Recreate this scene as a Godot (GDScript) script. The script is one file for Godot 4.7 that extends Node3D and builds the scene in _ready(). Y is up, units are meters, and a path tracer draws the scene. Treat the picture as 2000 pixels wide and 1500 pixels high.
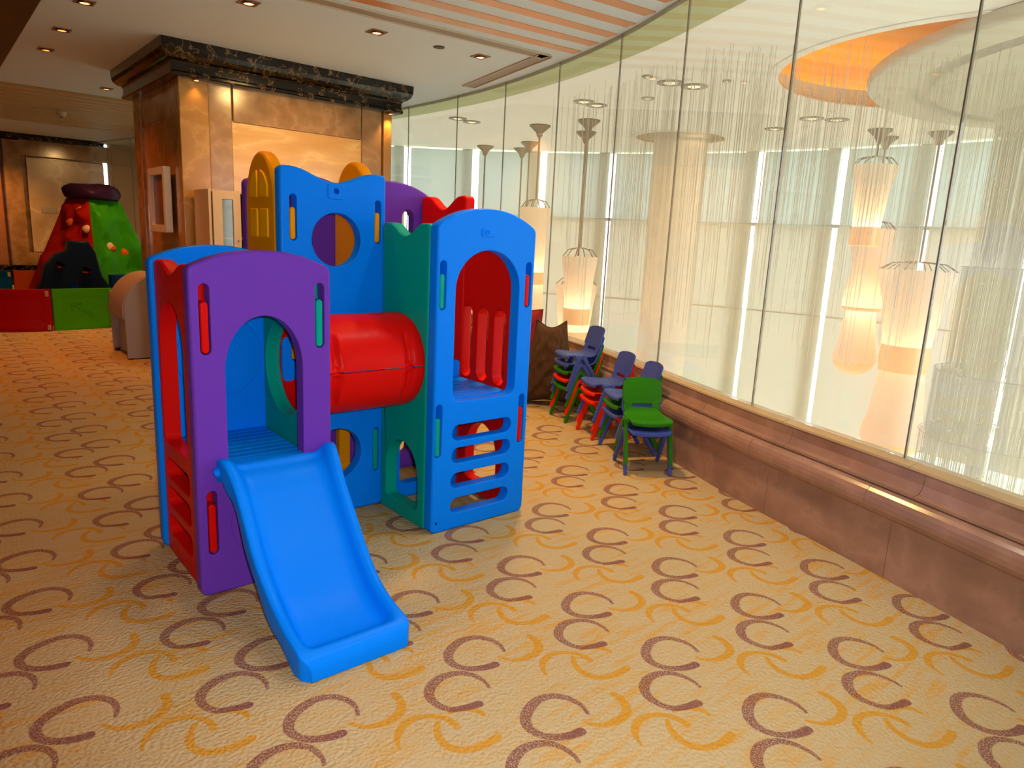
extends Node3D

# ---------------------------------------------------------------- mesh builder
class MB:
	var v := PackedVector3Array()
	var n := PackedVector3Array()
	var u := PackedVector2Array()

	func tri(a: Vector3, b: Vector3, c: Vector3, na: Vector3, nb: Vector3, nc: Vector3, ua := Vector2.ZERO, ub := Vector2.ZERO, uc := Vector2.ZERO) -> void:
		var g := (b - a).cross(c - a)
		if g.length_squared() < 1e-18:
			return
		if g.dot(na + nb + nc) > 0.0:
			v.append(a); v.append(c); v.append(b)
			n.append(na); n.append(nc); n.append(nb)
			u.append(ua); u.append(uc); u.append(ub)
		else:
			v.append(a); v.append(b); v.append(c)
			n.append(na); n.append(nb); n.append(nc)
			u.append(ua); u.append(ub); u.append(uc)

	func quad(a: Vector3, b: Vector3, c: Vector3, d: Vector3, nn: Vector3) -> void:
		tri(a, b, c, nn, nn, nn)
		tri(a, c, d, nn, nn, nn)

	func flat(a: Vector3, b: Vector3, c: Vector3, toward: Vector3) -> void:
		var g := (b - a).cross(c - a).normalized()
		if g.dot(toward) < 0.0:
			g = -g
		tri(a, b, c, g, g, g)

	# box with chamfered edges
	func box(c: Vector3, s: Vector3, r := 0.0, bs := Basis()) -> void:
		var h := s * 0.5
		r = minf(r, minf(h.x, minf(h.y, h.z)) * 0.9)
		var face := {}
		for ax in 3:
			for sg in [-1.0, 1.0]:
				var nn := Vector3.ZERO
				nn[ax] = sg
				var i := (ax + 1) % 3
				var j := (ax + 2) % 3
				var q := []
				for k in [[-1, -1], [1, -1], [1, 1], [-1, 1]]:
					var p := Vector3.ZERO
					p[ax] = sg * h[ax]
					p[i] = k[0] * (h[i] - r)
					p[j] = k[1] * (h[j] - r)
					q.append(p)
					var key := Vector3i(0, 0, 0)
					key[ax] = int(sg)
					key[i] = int(k[0])
					key[j] = int(k[1])
					face[[ax, key]] = p
				quad(c + bs * q[0], c + bs * q[1], c + bs * q[2], c + bs * q[3], bs * nn)
		if r <= 0.0:
			return
		for ax in 3:
			var i := (ax + 1) % 3
			var j := (ax + 2) % 3
			for si in [-1, 1]:
				for sj in [-1, 1]:
					var ka := Vector3i(0, 0, 0)
					ka[i] = si; ka[j] = sj; ka[ax] = -1
					var kb := ka
					kb[ax] = 1
					var ni := Vector3.ZERO
					ni[i] = si
					var nj := Vector3.ZERO
					nj[j] = sj
					var a: Vector3 = c + bs * face[[i, ka]]
					var b: Vector3 = c + bs * face[[i, kb]]
					var d: Vector3 = c + bs * face[[j, ka]]
					var e: Vector3 = c + bs * face[[j, kb]]
					tri(a, b, e, bs * ni, bs * ni, bs * nj)
					tri(a, e, d, bs * ni, bs * nj, bs * nj)
		for sx in [-1, 1]:
			for sy in [-1, 1]:
				for sz in [-1, 1]:
					var k := Vector3i(sx, sy, sz)
					tri(c + bs * face[[0, k]], c + bs * face[[1, k]], c + bs * face[[2, k]], bs * Vector3(sx, 0, 0), bs * Vector3(0, sy, 0), bs * Vector3(0, 0, sz))

	# rows of points as one smooth sheet
	func grid(p: Array, close_u := false, close_v := false, want = null, uvs := false, mask = null) -> void:
		var a := p.size()
		var b: int = p[0].size()
		var nr := []
		for i in a:
			var row := PackedVector3Array()
			for j in b:
				var i0 := (i - 1 + a) % a if close_u else maxi(i - 1, 0)
				var i1 := (i + 1) % a if close_u else mini(i + 1, a - 1)
				var j0 := (j - 1 + b) % b if close_v else maxi(j - 1, 0)
				var j1 := (j + 1) % b if close_v else mini(j + 1, b - 1)
				var du: Vector3 = p[i1][j] - p[i0][j]
				var dv: Vector3 = p[i][j1] - p[i][j0]
				var g := du.cross(dv)
				if g.length_squared() < 1e-16:
					g = Vector3.UP * 1e-3
				row.append(g.normalized())
			nr.append(row)
		if want != null:
			var s := 0.0
			for i in a:
				for j in b:
					s += nr[i][j].dot(p[i][j] - want) if want is Vector3 else 0.0
			if s < 0.0:
				for i in a:
					for j in b:
						nr[i][j] = -nr[i][j]
		for i in (a if close_u else a - 1):
			for j in (b if close_v else b - 1):
				if mask != null and not mask[i][j]:
					continue
				var k := (i + 1) % a
				var l := (j + 1) % b
				var ua := Vector2(float(i) / a, float(j) / b)
				var ub := Vector2(float(i + 1) / a, float(j) / b)
				var uc := Vector2(float(i + 1) / a, float(j + 1) / b)
				var ud := Vector2(float(i) / a, float(j + 1) / b)
				tri(p[i][j], p[k][j], p[k][l], nr[i][j], nr[k][j], nr[k][l], ua, ub, uc)
				tri(p[i][j], p[k][l], p[i][l], nr[i][j], nr[k][l], nr[i][l], ua, uc, ud)

	# sheet with thickness and a mask of cells
	func shell(p: Array, th: float, mask = null) -> void:
		var a := p.size()
		var b: int = p[0].size()
		var nr := []
		for i in a:
			var row := PackedVector3Array()
			for j in b:
				var du: Vector3 = p[mini(i + 1, a - 1)][j] - p[maxi(i - 1, 0)][j]
				var dv: Vector3 = p[i][mini(j + 1, b - 1)] - p[i][maxi(j - 1, 0)]
				row.append(du.cross(dv).normalized())
			nr.append(row)
		for i in a - 1:
			for j in b - 1:
				if mask != null and not mask[i][j]:
					continue
				for s in [0.5, -0.5]:
					var q := []
					var m := []
					for k in [[i, j], [i + 1, j], [i + 1, j + 1], [i, j + 1]]:
						q.append(p[k[0]][k[1]] + nr[k[0]][k[1]] * th * s)
						m.append(nr[k[0]][k[1]] * signf(s))
					tri(q[0], q[1], q[2], m[0], m[1], m[2])
					tri(q[0], q[2], q[3], m[0], m[2], m[3])
				var mid: Vector3 = (p[i][j] + p[i + 1][j + 1]) * 0.5
				for e in [[i - 1, j, i, j, i, j + 1], [i + 1, j, i + 1, j, i + 1, j + 1], [i, j - 1, i, j, i + 1, j], [i, j + 1, i, j + 1, i + 1, j + 1]]:
					var gone: bool = e[0] < 0 or e[1] < 0 or e[0] >= a - 1 or e[1] >= b - 1
					if not gone and mask != null and not mask[e[0]][e[1]]:
						gone = true
					if gone:
						var x: Vector3 = p[e[2]][e[3]]
						var y: Vector3 = p[e[4]][e[5]]
						var nx: Vector3 = nr[e[2]][e[3]] * th * 0.5
						var ny: Vector3 = nr[e[4]][e[5]] * th * 0.5
						var o := ((x + y) * 0.5 - mid).normalized()
						quad(x + nx, y + ny, y - ny, x - nx, o)

	func tube(pts: Array, r, seg := 10, caps := true) -> void:
		var rows := []
		var last := pts.size() - 1
		var side := Vector3.ZERO
		for i in pts.size():
			var d: Vector3 = (pts[mini(i + 1, last)] - pts[maxi(i - 1, 0)]).normalized()
			if side == Vector3.ZERO:
				side = d.cross(Vector3.UP if absf(d.y) < 0.9 else Vector3.RIGHT).normalized()
			side = (side - d * side.dot(d)).normalized()
			var up := side.cross(d)
			var rr: float = r[i] if r is Array else r
			var row := []
			for k in seg:
				var t := TAU * k / seg
				row.append(pts[i] + (side * cos(t) + up * sin(t)) * rr)
			rows.append(row)
		for i in last:
			for k in seg:
				var l := (k + 1) % seg
				var na: Vector3 = (rows[i][k] - pts[i]).normalized()
				var nb: Vector3 = (rows[i][l] - pts[i]).normalized()
				var nc: Vector3 = (rows[i + 1][l] - pts[i + 1]).normalized()
				var nd: Vector3 = (rows[i + 1][k] - pts[i + 1]).normalized()
				tri(rows[i][k], rows[i][l], rows[i + 1][l], na, nb, nc)
				tri(rows[i][k], rows[i + 1][l], rows[i + 1][k], na, nc, nd)
		if caps:
			for e in [0, last]:
				var d: Vector3 = (pts[0] - pts[1]).normalized() if e == 0 else (pts[last] - pts[last - 1]).normalized()
				for k in seg:
					tri(pts[e], rows[e][k], rows[e][(k + 1) % seg], d, d, d)

	# profile of (radius, y) turned round a vertical axis at c
	func lathe(c: Vector3, prof: Array, seg := 32, wave := 0.0, waves := 0) -> void:
		var nn := []
		for i in prof.size():
			var d: Vector2 = prof[mini(i + 1, prof.size() - 1)] - prof[maxi(i - 1, 0)]
			nn.append(Vector2(d.y, -d.x).normalized())
		for i in prof.size() - 1:
			for k in seg:
				var q := []
				var m := []
				for e in [[i, k], [i + 1, k], [i + 1, k + 1], [i, k + 1]]:
					var t: float = TAU * e[1] / seg
					var rr: float = prof[e[0]].x * (1.0 + wave * cos(t * waves))
					q.append(c + Vector3(cos(t) * rr, prof[e[0]].y, sin(t) * rr))
					m.append(Vector3(cos(t) * nn[e[0]].x, nn[e[0]].y, sin(t) * nn[e[0]].x))
				tri(q[0], q[1], q[2], m[0], m[1], m[2])
				tri(q[0], q[2], q[3], m[0], m[2], m[3])

	# tapered bar of square section
	func bar(a: Vector3, b: Vector3, wa: Vector2, wb: Vector2, side := Vector3.RIGHT) -> void:
		var d := (b - a).normalized()
		var x := (side - d * side.dot(d)).normalized()
		var z := x.cross(d)
		var q := []
		for e in [[a, wa], [b, wb]]:
			for k in [[-1, -0.6], [-0.6, -1], [0.6, -1], [1, -0.6], [1, 0.6], [0.6, 1], [-0.6, 1], [-1, 0.6]]:
				q.append(e[0] + x * k[0] * e[1].x * 0.5 + z * k[1] * e[1].y * 0.5)
		for k in 8:
			var l := (k + 1) % 8
			var o: Vector3 = ((q[k] + q[l]) * 0.5 - a)
			o -= d * o.dot(d)
			quad(q[k], q[l], q[8 + l], q[8 + k], o.normalized())
			tri(a, q[k], q[l], -d, -d, -d)
			tri(b, q[8 + k], q[8 + l], d, d, d)

	# slab cut from a 2D outline with holes; edges rounded by r. f turns (u, v, w) into a point
	func slab(outer: PackedVector2Array, holes: Array, th: float, r: float, xf: Transform3D, step := 0.02) -> void:
		var loops := [MB.dense(MB.turned(outer, 1.0), 99.0)]
		for h in holes:
			loops.append(MB.dense(MB.turned(h, -1.0), 99.0))
		var insets := []
		var edge := r
		for lp in loops:
			r = edge if insets.is_empty() else minf(edge, 0.005)
			var m: int = lp.size()
			var ns := PackedVector2Array()
			for i in m:
				var d0: Vector2 = (lp[i] - lp[(i - 1 + m) % m]).normalized()
				var d1: Vector2 = (lp[(i + 1) % m] - lp[i]).normalized()
				var nn := (Vector2(d0.y, -d0.x) + Vector2(d1.y, -d1.x)).normalized()
				ns.append(nn)
			var ins := PackedVector2Array()
			for i in m:
				ins.append(lp[i] - ns[i] * r)
			insets.append(ins)
			var rings := []
			for k in 8:
				var a := (k if k < 4 else 7 - k) * PI / 6.0
				var sg := 1.0 if k < 4 else -1.0
				rings.append([r - r * sin(a), sg * (th * 0.5 - r + r * cos(a)), sin(a), sg * cos(a)])
			for k in 7:
				var A: Array = rings[k]
				var B: Array = rings[k + 1]
				for i in m:
					var j := (i + 1) % m
					var q := []
					var w := []
					for e in [[i, A], [j, A], [j, B], [i, B]]:
						var pp: Vector2 = lp[e[0]] - ns[e[0]] * e[1][0]
						q.append(xf * Vector3(pp.x, pp.y, e[1][1]))
						w.append((xf.basis * Vector3(ns[e[0]].x * e[1][2], ns[e[0]].y * e[1][2], e[1][3])).normalized())
					tri(q[0], q[1], q[2], w[0], w[1], w[2])
					tri(q[0], q[2], q[3], w[0], w[2], w[3])
		var nf := (xf.basis * Vector3(0, 0, 1)).normalized()
		for t in MB.clip_ears(insets):
			for sg in [1.0, -1.0]:
				var z: float = sg * th * 0.5
				tri(xf * Vector3(t[0].x, t[0].y, z), xf * Vector3(t[1].x, t[1].y, z), xf * Vector3(t[2].x, t[2].y, z), nf * sg, nf * sg, nf * sg)

	# triangles of an outline (counter-clockwise) with holes (clockwise), holes joined to the outline by bridges
	static func clip_ears(loops: Array) -> Array:
		var poly: Array = Array(loops[0])
		var rest := loops.slice(1)
		rest.sort_custom(func(a, b): return MB.right_most(a) > MB.right_most(b))
		for h in rest:
			var m := 0
			for i in h.size():
				if h[i].x > h[m].x:
					m = i
			var M: Vector2 = h[m]
			var best := -1
			var near := 1e9
			for i in poly.size():
				var p: Vector2 = poly[i]
				if p.x < M.x - 1e-7:
					continue
				var d := p.distance_squared_to(M)
				if d >= near:
					continue
				var free := true
				for k in poly.size():
					var a: Vector2 = poly[k]
					var b: Vector2 = poly[(k + 1) % poly.size()]
					if a == p or b == p:
						continue
					if Geometry2D.segment_intersects_segment(M, p, a, b) != null:
						free = false
						break
				if not free:
					continue
				# the bridge must leave into the solid side of the vertex
				var q0: Vector2 = poly[(i - 1 + poly.size()) % poly.size()]
				var q1: Vector2 = poly[(i + 1) % poly.size()]
				var e0 := (p - q0).cross(M - p) > -1e-12
				var e1 := (q1 - p).cross(M - p) > -1e-12
				var convex := (p - q0).cross(q1 - p) >= 0.0
				if (convex and e0 and e1) or (not convex and (e0 or e1)):
					near = d
					best = i
			if best < 0:
				continue
			var joined := poly.slice(0, best + 1)
			for k in h.size() + 1:
				joined.append(h[(m + k) % h.size()])
			joined.append_array(poly.slice(best))
			poly = joined
		var out := []
		var guard := 0
		var at := 0
		while poly.size() > 3 and guard < poly.size() + 2:
			var n := poly.size()
			at = at % n
			var a: Vector2 = poly[(at - 1 + n) % n]
			var b: Vector2 = poly[at]
			var c: Vector2 = poly[(at + 1) % n]
			var area := (b - a).cross(c - b)
			var ear := area > 1e-12
			if ear:
				for k in n:
					var p: Vector2 = poly[k]
					if p == a or p == b or p == c:
						continue
					if (b - a).cross(p - a) > 1e-12 and (c - b).cross(p - b) > 1e-12 and (a - c).cross(p - c) > 1e-12:
						ear = false
						break
			if ear or absf(area) <= 1e-12:
				if ear:
					out.append([a, b, c])
				poly.remove_at(at)
				guard = 0
				at = maxi(at - 1, 0) if at % 2 == 0 else at
			else:
				at += 1
				guard += 1
		if poly.size() == 3:
			out.append(poly)
		return out

	static func right_most(p) -> float:
		var x := -1e9
		for q in p:
			x = maxf(x, q.x)
		return x

	static func turned(p: PackedVector2Array, way: float) -> PackedVector2Array:
		var s := 0.0
		for i in p.size():
			s += p[i].cross(p[(i + 1) % p.size()])
		if s * way < 0.0:
			p = p.duplicate()
			p.reverse()
		return p

	static func dense(p: PackedVector2Array, step: float) -> PackedVector2Array:
		var o := PackedVector2Array()
		for i in p.size():
			var a := p[i]
			var b := p[(i + 1) % p.size()]
			if a.distance_to(b) < 1e-5:
				continue
			var k := maxi(1, int(ceil(a.distance_to(b) / step)))
			for j in k:
				o.append(a.lerp(b, float(j) / k))
		return o


# ---------------------------------------------------------------- naming and adding
var org := Vector3.ZERO
var used := {}
var mats := {}

func numbered(called: String) -> String:
	var k: int = used.get(called, -1) + 1
	used[called] = k
	return called if k == 0 else "%s_%03d" % [called, k]

func mesh_of(mb: MB) -> ArrayMesh:
	var arr := []
	arr.resize(Mesh.ARRAY_MAX)
	var w := mb.v.duplicate()
	for i in w.size():
		w[i] -= org
	arr[Mesh.ARRAY_VERTEX] = w
	arr[Mesh.ARRAY_NORMAL] = mb.n
	arr[Mesh.ARRAY_TEX_UV] = mb.u
	var m := ArrayMesh.new()
	m.add_surface_from_arrays(Mesh.PRIMITIVE_TRIANGLES, arr)
	return m

func part(parent: Node, called: String, mb: MB, m: Material, label := "", kind := "") -> MeshInstance3D:
	var o := MeshInstance3D.new()
	o.name = called
	o.mesh = mesh_of(mb)
	o.material_override = m
	o.cast_shadow = GeometryInstance3D.SHADOW_CASTING_SETTING_ON
	parent.add_child(o, true)
	if label:
		o.set_meta("label", label)
	if kind:
		o.set_meta("kind", kind)
	return o

func thing(called: String, label: String, category: String, at := Vector3.ZERO, group := "") -> Node3D:
	var o := Node3D.new()
	o.name = numbered(called)
	add_child(o)
	o.position = at
	org = at
	o.set_meta("label", label)
	o.set_meta("category", category)
	if group:
		o.set_meta("group", group)
	return o

func struct_root(called: String, label: String, category: String) -> Node3D:
	var o := Node3D.new()
	o.name = called
	add_child(o)
	org = Vector3.ZERO
	o.set_meta("kind", "structure")
	o.set_meta("label", label)
	o.set_meta("category", category)
	return o

func struct_mesh(called: String, mb: MB, m: Material, label: String, category: String) -> MeshInstance3D:
	org = Vector3.ZERO
	var o := part(self, called, mb, m, label, "structure")
	o.set_meta("category", category)
	return o

# ---------------------------------------------------------------- 2D outlines
func rounded(pts: Array, rad, seg := 6) -> PackedVector2Array:
	var o := PackedVector2Array()
	var m := pts.size()
	for i in m:
		var p: Vector2 = pts[i]
		var a: Vector2 = (pts[(i - 1 + m) % m] - p)
		var b: Vector2 = (pts[(i + 1) % m] - p)
		var r: float = rad[i] if rad is Array else rad
		if r <= 0.0:
			o.append(p)
			continue
		var ang := absf(a.angle_to(b))
		var d := minf(r / tan(ang * 0.5), minf(a.length(), b.length()) * 0.49)
		var rr := d * tan(ang * 0.5)
		var s := p + a.normalized() * d
		var e := p + b.normalized() * d
		var c := p + (a.normalized() + b.normalized()).normalized() * sqrt(d * d + rr * rr)
		var va := s - c
		var sweep := va.angle_to(e - c)
		for k in seg + 1:
			o.append(c + va.rotated(sweep * k / seg))
	return o

func rect2(x0: float, y0: float, x1: float, y1: float, r: float) -> PackedVector2Array:
	return rounded([Vector2(x0, y0), Vector2(x1, y0), Vector2(x1, y1), Vector2(x0, y1)], r)

func circle2(c: Vector2, r: float, seg := 40, ry := -1.0) -> PackedVector2Array:
	var o := PackedVector2Array()
	for k in seg:
		o.append(c + Vector2(cos(TAU * k / seg) * r, sin(TAU * k / seg) * (ry if ry > 0.0 else r)))
	return o

# doorway: straight sides, elliptic head, rounded foot
func door2(x0: float, x1: float, y0: float, spring: float, top: float, r := 0.04) -> PackedVector2Array:
	var o := PackedVector2Array()
	var c := (x0 + x1) * 0.5
	var a := (x1 - x0) * 0.5
	for k in 6:
		var t := PI + PI * 0.5 * k / 5.0
		o.append(Vector2(x0 + r + r * cos(t), y0 + r + r * sin(t)))
	for k in 6:
		var t := PI * 1.5 + PI * 0.5 * k / 5.0
		o.append(Vector2(x1 - r + r * cos(t), y0 + r + r * sin(t)))
	for k in 25:
		var t := PI * k / 24.0
		o.append(Vector2(c + a * cos(t), spring + (top - spring) * sin(t)))
	return o

# panel with shallow arched top
func arched2(x0: float, x1: float, corner: float, peak: float, r := 0.05, foot := 0.035) -> PackedVector2Array:
	var pts := [Vector2(x0, 0), Vector2(x1, 0)]
	var rad := [foot, foot]
	for k in 17:
		var t := k / 16.0
		pts.append(Vector2(lerpf(x1, x0, t), corner + (peak - corner) * (1.0 - pow(absf(2 * t - 1), 2.2))))
		rad.append(r if k == 0 or k == 16 else 0.0)
	return rounded(pts, rad)

# panel with concave scoop between two flat horns
func scooped2(x0: float, x1: float, corner: float, dip: float, horn := 0.12, r := 0.03, foot := 0.02) -> PackedVector2Array:
	var pts := [Vector2(x0, 0), Vector2(x1, 0), Vector2(x1, corner)]
	var rad := [foot, foot, r]
	var w := x1 - x0
	for k in 17:
		var t := k / 16.0
		pts.append(Vector2(lerpf(x1 - w * horn, x0 + w * horn, t), corner - dip * (0.5 - 0.5 * cos(TAU * t))))
		rad.append(0.0)
	pts.append(Vector2(x0, corner))
	rad.append(r)
	return rounded(pts, rad)

func slot2(x: float, y0: float, y1: float, w: float) -> PackedVector2Array:
	return door2(x - w * 0.5, x + w * 0.5, y0, y1 - w * 0.5, y1, w * 0.5)

func flip_xy(p: PackedVector2Array) -> PackedVector2Array:
	return p

# ---------------------------------------------------------------- materials
func mat(key: String, c: Color, rough := 0.5, metal := 0.0) -> StandardMaterial3D:
	if mats.has(key):
		return mats[key]
	var m := StandardMaterial3D.new()
	m.resource_name = key
	m.albedo_color = c
	m.roughness = rough
	m.metallic = metal
	mats[key] = m
	return m

func noise_tex(ramp: Array, freq: float, seed_: int, kind := FastNoiseLite.TYPE_SIMPLEX_SMOOTH, ridged := false, warp := 0.0, size := 512, octaves := 5, bumps := false) -> NoiseTexture2D:
	var f := FastNoiseLite.new()
	f.seed = seed_
	f.noise_type = kind
	f.frequency = freq
	f.fractal_type = FastNoiseLite.FRACTAL_RIDGED if ridged else FastNoiseLite.FRACTAL_FBM
	f.fractal_octaves = octaves
	if warp > 0.0:
		f.domain_warp_enabled = true
		f.domain_warp_amplitude = warp
		f.domain_warp_frequency = freq * 0.6
	var t := NoiseTexture2D.new()
	t.width = size
	t.height = size
	t.seamless = true
	t.noise = f
	if bumps:
		t.as_normal_map = true
		t.bump_strength = 4.0
		return t
	var g := Gradient.new()
	var off := PackedFloat32Array()
	var col := PackedColorArray()
	for r in ramp:
		off.append(r[0])
		col.append(r[1])
	g.offsets = off
	g.colors = col
	t.color_ramp = g
	return t

func stone(key: String, ramp: Array, scale: float, seed_: int, rough: float, ridged := false, freq := 0.006) -> StandardMaterial3D:
	if mats.has(key):
		return mats[key]
	var m := mat(key, Color.WHITE, rough)
	m.albedo_texture = noise_tex(ramp, freq, seed_, FastNoiseLite.TYPE_SIMPLEX_SMOOTH, ridged, 40.0)
	m.uv1_triplanar = true
	m.uv1_world_triplanar = true
	m.uv1_scale = Vector3.ONE * scale
	return m

func plastic(key: String, c: Color) -> StandardMaterial3D:
	if mats.has(key):
		return mats[key]
	var m := mat(key, c, 0.38)
	m.roughness_texture = plastic_grain
	m.uv1_triplanar = true
	m.uv1_scale = Vector3.ONE * 3.0
	m.normal_enabled = true
	m.normal_texture = plastic_bump
	m.normal_scale = 0.06
	m.metallic_specular = 0.18
	return m

var plastic_grain: NoiseTexture2D
var plastic_bump: NoiseTexture2D

# ---------------------------------------------------------------- the curved glass line
const GZ := [3.6, 2.4, 1.2, 0.2, -0.4, -1.21, -2.23, -3.33, -4.35, -5.43, -6.56, -7.65, -8.85, -10.5, -12.5, -15.0, -17.2, -19.3]
const GX := [1.62, 2.24, 2.72, 3.04, 3.23, 3.52, 3.86, 4.31, 4.74, 5.06, 5.29, 5.40, 5.42, 5.32, 4.98, 4.25, 3.70, 3.30]
const CEIL := 3.25

func glass_x(z: float) -> float:
	for i in GZ.size() - 1:
		if z <= GZ[i] and z >= GZ[i + 1]:
			var t: float = (z - GZ[i]) / (GZ[i + 1] - GZ[i])
			var m0: float = (GX[i + 1] - GX[maxi(i - 1, 0)]) / (GZ[i + 1] - GZ[maxi(i - 1, 0)])
			var m1: float = (GX[mini(i + 2, GZ.size() - 1)] - GX[i]) / (GZ[mini(i + 2, GZ.size() - 1)] - GZ[i])
			var d: float = GZ[i + 1] - GZ[i]
			return GX[i] * (2 * t * t * t - 3 * t * t + 1) + m0 * d * (t * t * t - 2 * t * t + t) + GX[i + 1] * (-2 * t * t * t + 3 * t * t) + m1 * d * (t * t * t - t * t)
	return GX[0] if z > GZ[0] else GX[GX.size() - 1]

# point at z on the line, moved d metres into the room
func glass_pt(z: float, d: float, y: float) -> Vector3:
	var k := (glass_x(z - 0.02) - glass_x(z + 0.02)) / -0.04
	var nn := Vector3(-1, 0, k).normalized()
	return Vector3(glass_x(z), y, z) + nn * d

# ================================================================ the scene
func _ready() -> void:
	setup_view()
	plastic_grain = noise_tex([[0.0, Color(0.8, 0.8, 0.8)], [1.0, Color(1, 1, 1)]], 0.02, 5, FastNoiseLite.TYPE_SIMPLEX_SMOOTH, false, 0.0, 256)
	plastic_bump = noise_tex([], 0.12, 9, FastNoiseLite.TYPE_SIMPLEX_SMOOTH, false, 0.0, 256, 3, true)
	build_shell()
	build_glass_wall()
	build_lobby()
	build_column()
	build_ceiling_fittings()
	build_playset()
	build_chairs()
	build_cushions()
	build_background_toys()
	build_lobby_fittings()

func setup_view() -> void:
	var cam := Camera3D.new()
	cam.name = "camera"
	cam.fov = rad_to_deg(2.0 * atan(750.0 / 1359.588))
	cam.near = 0.05
	cam.far = 200.0
	cam.transform = Transform3D(Basis(Vector3(0.766339, 0.047389, 0.640686), Vector3(0.094388, 0.978148, -0.185249), Vector3(-0.635465, 0.202437, 0.745120)), Vector3(0, 1.5, 0))
	add_child(cam)
	cam.current = true
	var e := Environment.new()
	e.background_mode = Environment.BG_COLOR
	e.background_color = Color(0.95, 0.98, 1.0)
	e.background_energy_multiplier = SKY
	e.tonemap_mode = Environment.TONE_MAPPER_LINEAR
	e.tonemap_exposure = EXPOSURE
	e.sdfgi_enabled = true
	e.ssao_enabled = true
	e.ssil_enabled = true
	var w := WorldEnvironment.new()
	w.name = "environment"
	w.environment = e
	add_child(w)

	# the flash of the camera that took the picture, just above and right of its lens
	var f := SpotLight3D.new()
	f.name = "camera_flash"
	f.light_color = Color(1.0, 0.98, 0.95)
	f.light_energy = 5.2
	f.spot_angle = 48.0
	f.spot_angle_attenuation = 0.6
	f.spot_range = 30.0
	f.spot_attenuation = 2.0
	f.light_size = 0.025
	f.shadow_enabled = true
	f.transform = Transform3D(cam.transform.basis, cam.transform * Vector3(0.06, 0.05, 0.0))
	add_child(f)

const SKY := 6.4
const EXPOSURE := 1.0

# ---------------------------------------------------------------- carpet
const STROKES := [
	[0, [[0.067, -0.048, 0.0056], [0.079, -0.089, 0.0073], [0.069, -0.14, 0.0099], [0.034, -0.182, 0.0115], [-0.02, -0.195, 0.0138], [-0.078, -0.177, 0.0152], [-0.117, -0.147, 0.0149], [-0.134, -0.107, 0.0131], [-0.124, -0.063, 0.0115], [-0.092, -0.028, 0.0122], [-0.047, -0.007, 0.0131], [-0.011, -0.001, 0.0139]]],
	[0, [[-0.111, 0.088, 0.0051], [-0.104, 0.053, 0.0067], [-0.114, 0.002, 0.009], [-0.15, -0.038, 0.0113], [-0.208, -0.052, 0.0141], [-0.259, -0.036, 0.0153], [-0.292, -0.006, 0.0143], [-0.305, 0.031, 0.012], [-0.299, 0.074, 0.0105], [-0.277, 0.108, 0.0104], [-0.231, 0.128, 0.0119], [-0.19, 0.138, 0.0135]]],
	[1, [[0.029, -0.025, 0.0055], [0.055, 0.012, 0.0079], [0.102, 0.033, 0.0111], [0.155, 0.032, 0.0128], [0.19, 0.011, 0.013], [0.211, -0.03, 0.0116], [0.211, -0.068, 0.0109]]],
	[1, [[-0.211, 0.194, 0.0055], [-0.214, 0.165, 0.0091], [-0.239, 0.134, 0.0098], [-0.275, 0.119, 0.0069], [-0.297, 0.115, 0.0048]]],
	[1, [[-0.505, 0.155, 0.0038], [-0.488, 0.118, 0.0078], [-0.457, 0.088, 0.0113], [-0.409, 0.073, 0.0108], [-0.359, 0.088, 0.0089], [-0.324, 0.123, 0.0089], [-0.312, 0.159, 0.0095], [-0.312, 0.183, 0.0101]]],
	[1, [[-0.349, 0.132, 0.0068], [-0.375, 0.166, 0.0093], [-0.388, 0.22, 0.0104], [-0.367, 0.269, 0.0109], [-0.318, 0.294, 0.0117], [-0.268, 0.298, 0.0125], [-0.237, 0.295, 0.0126]]],
]

func seamless(freq: float, seed_: int, w: int, h: int, tw: int, th: int, octaves := 4) -> PackedByteArray:
	var f := FastNoiseLite.new()
	f.seed = seed_
	f.frequency = freq
	f.fractal_octaves = octaves
	var im := f.get_seamless_image(w, h)
	im.convert(Image.FORMAT_L8)
	if w != tw or h != th:
		im.resize(tw, th, Image.INTERPOLATE_CUBIC)
	return im.get_data()

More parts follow.
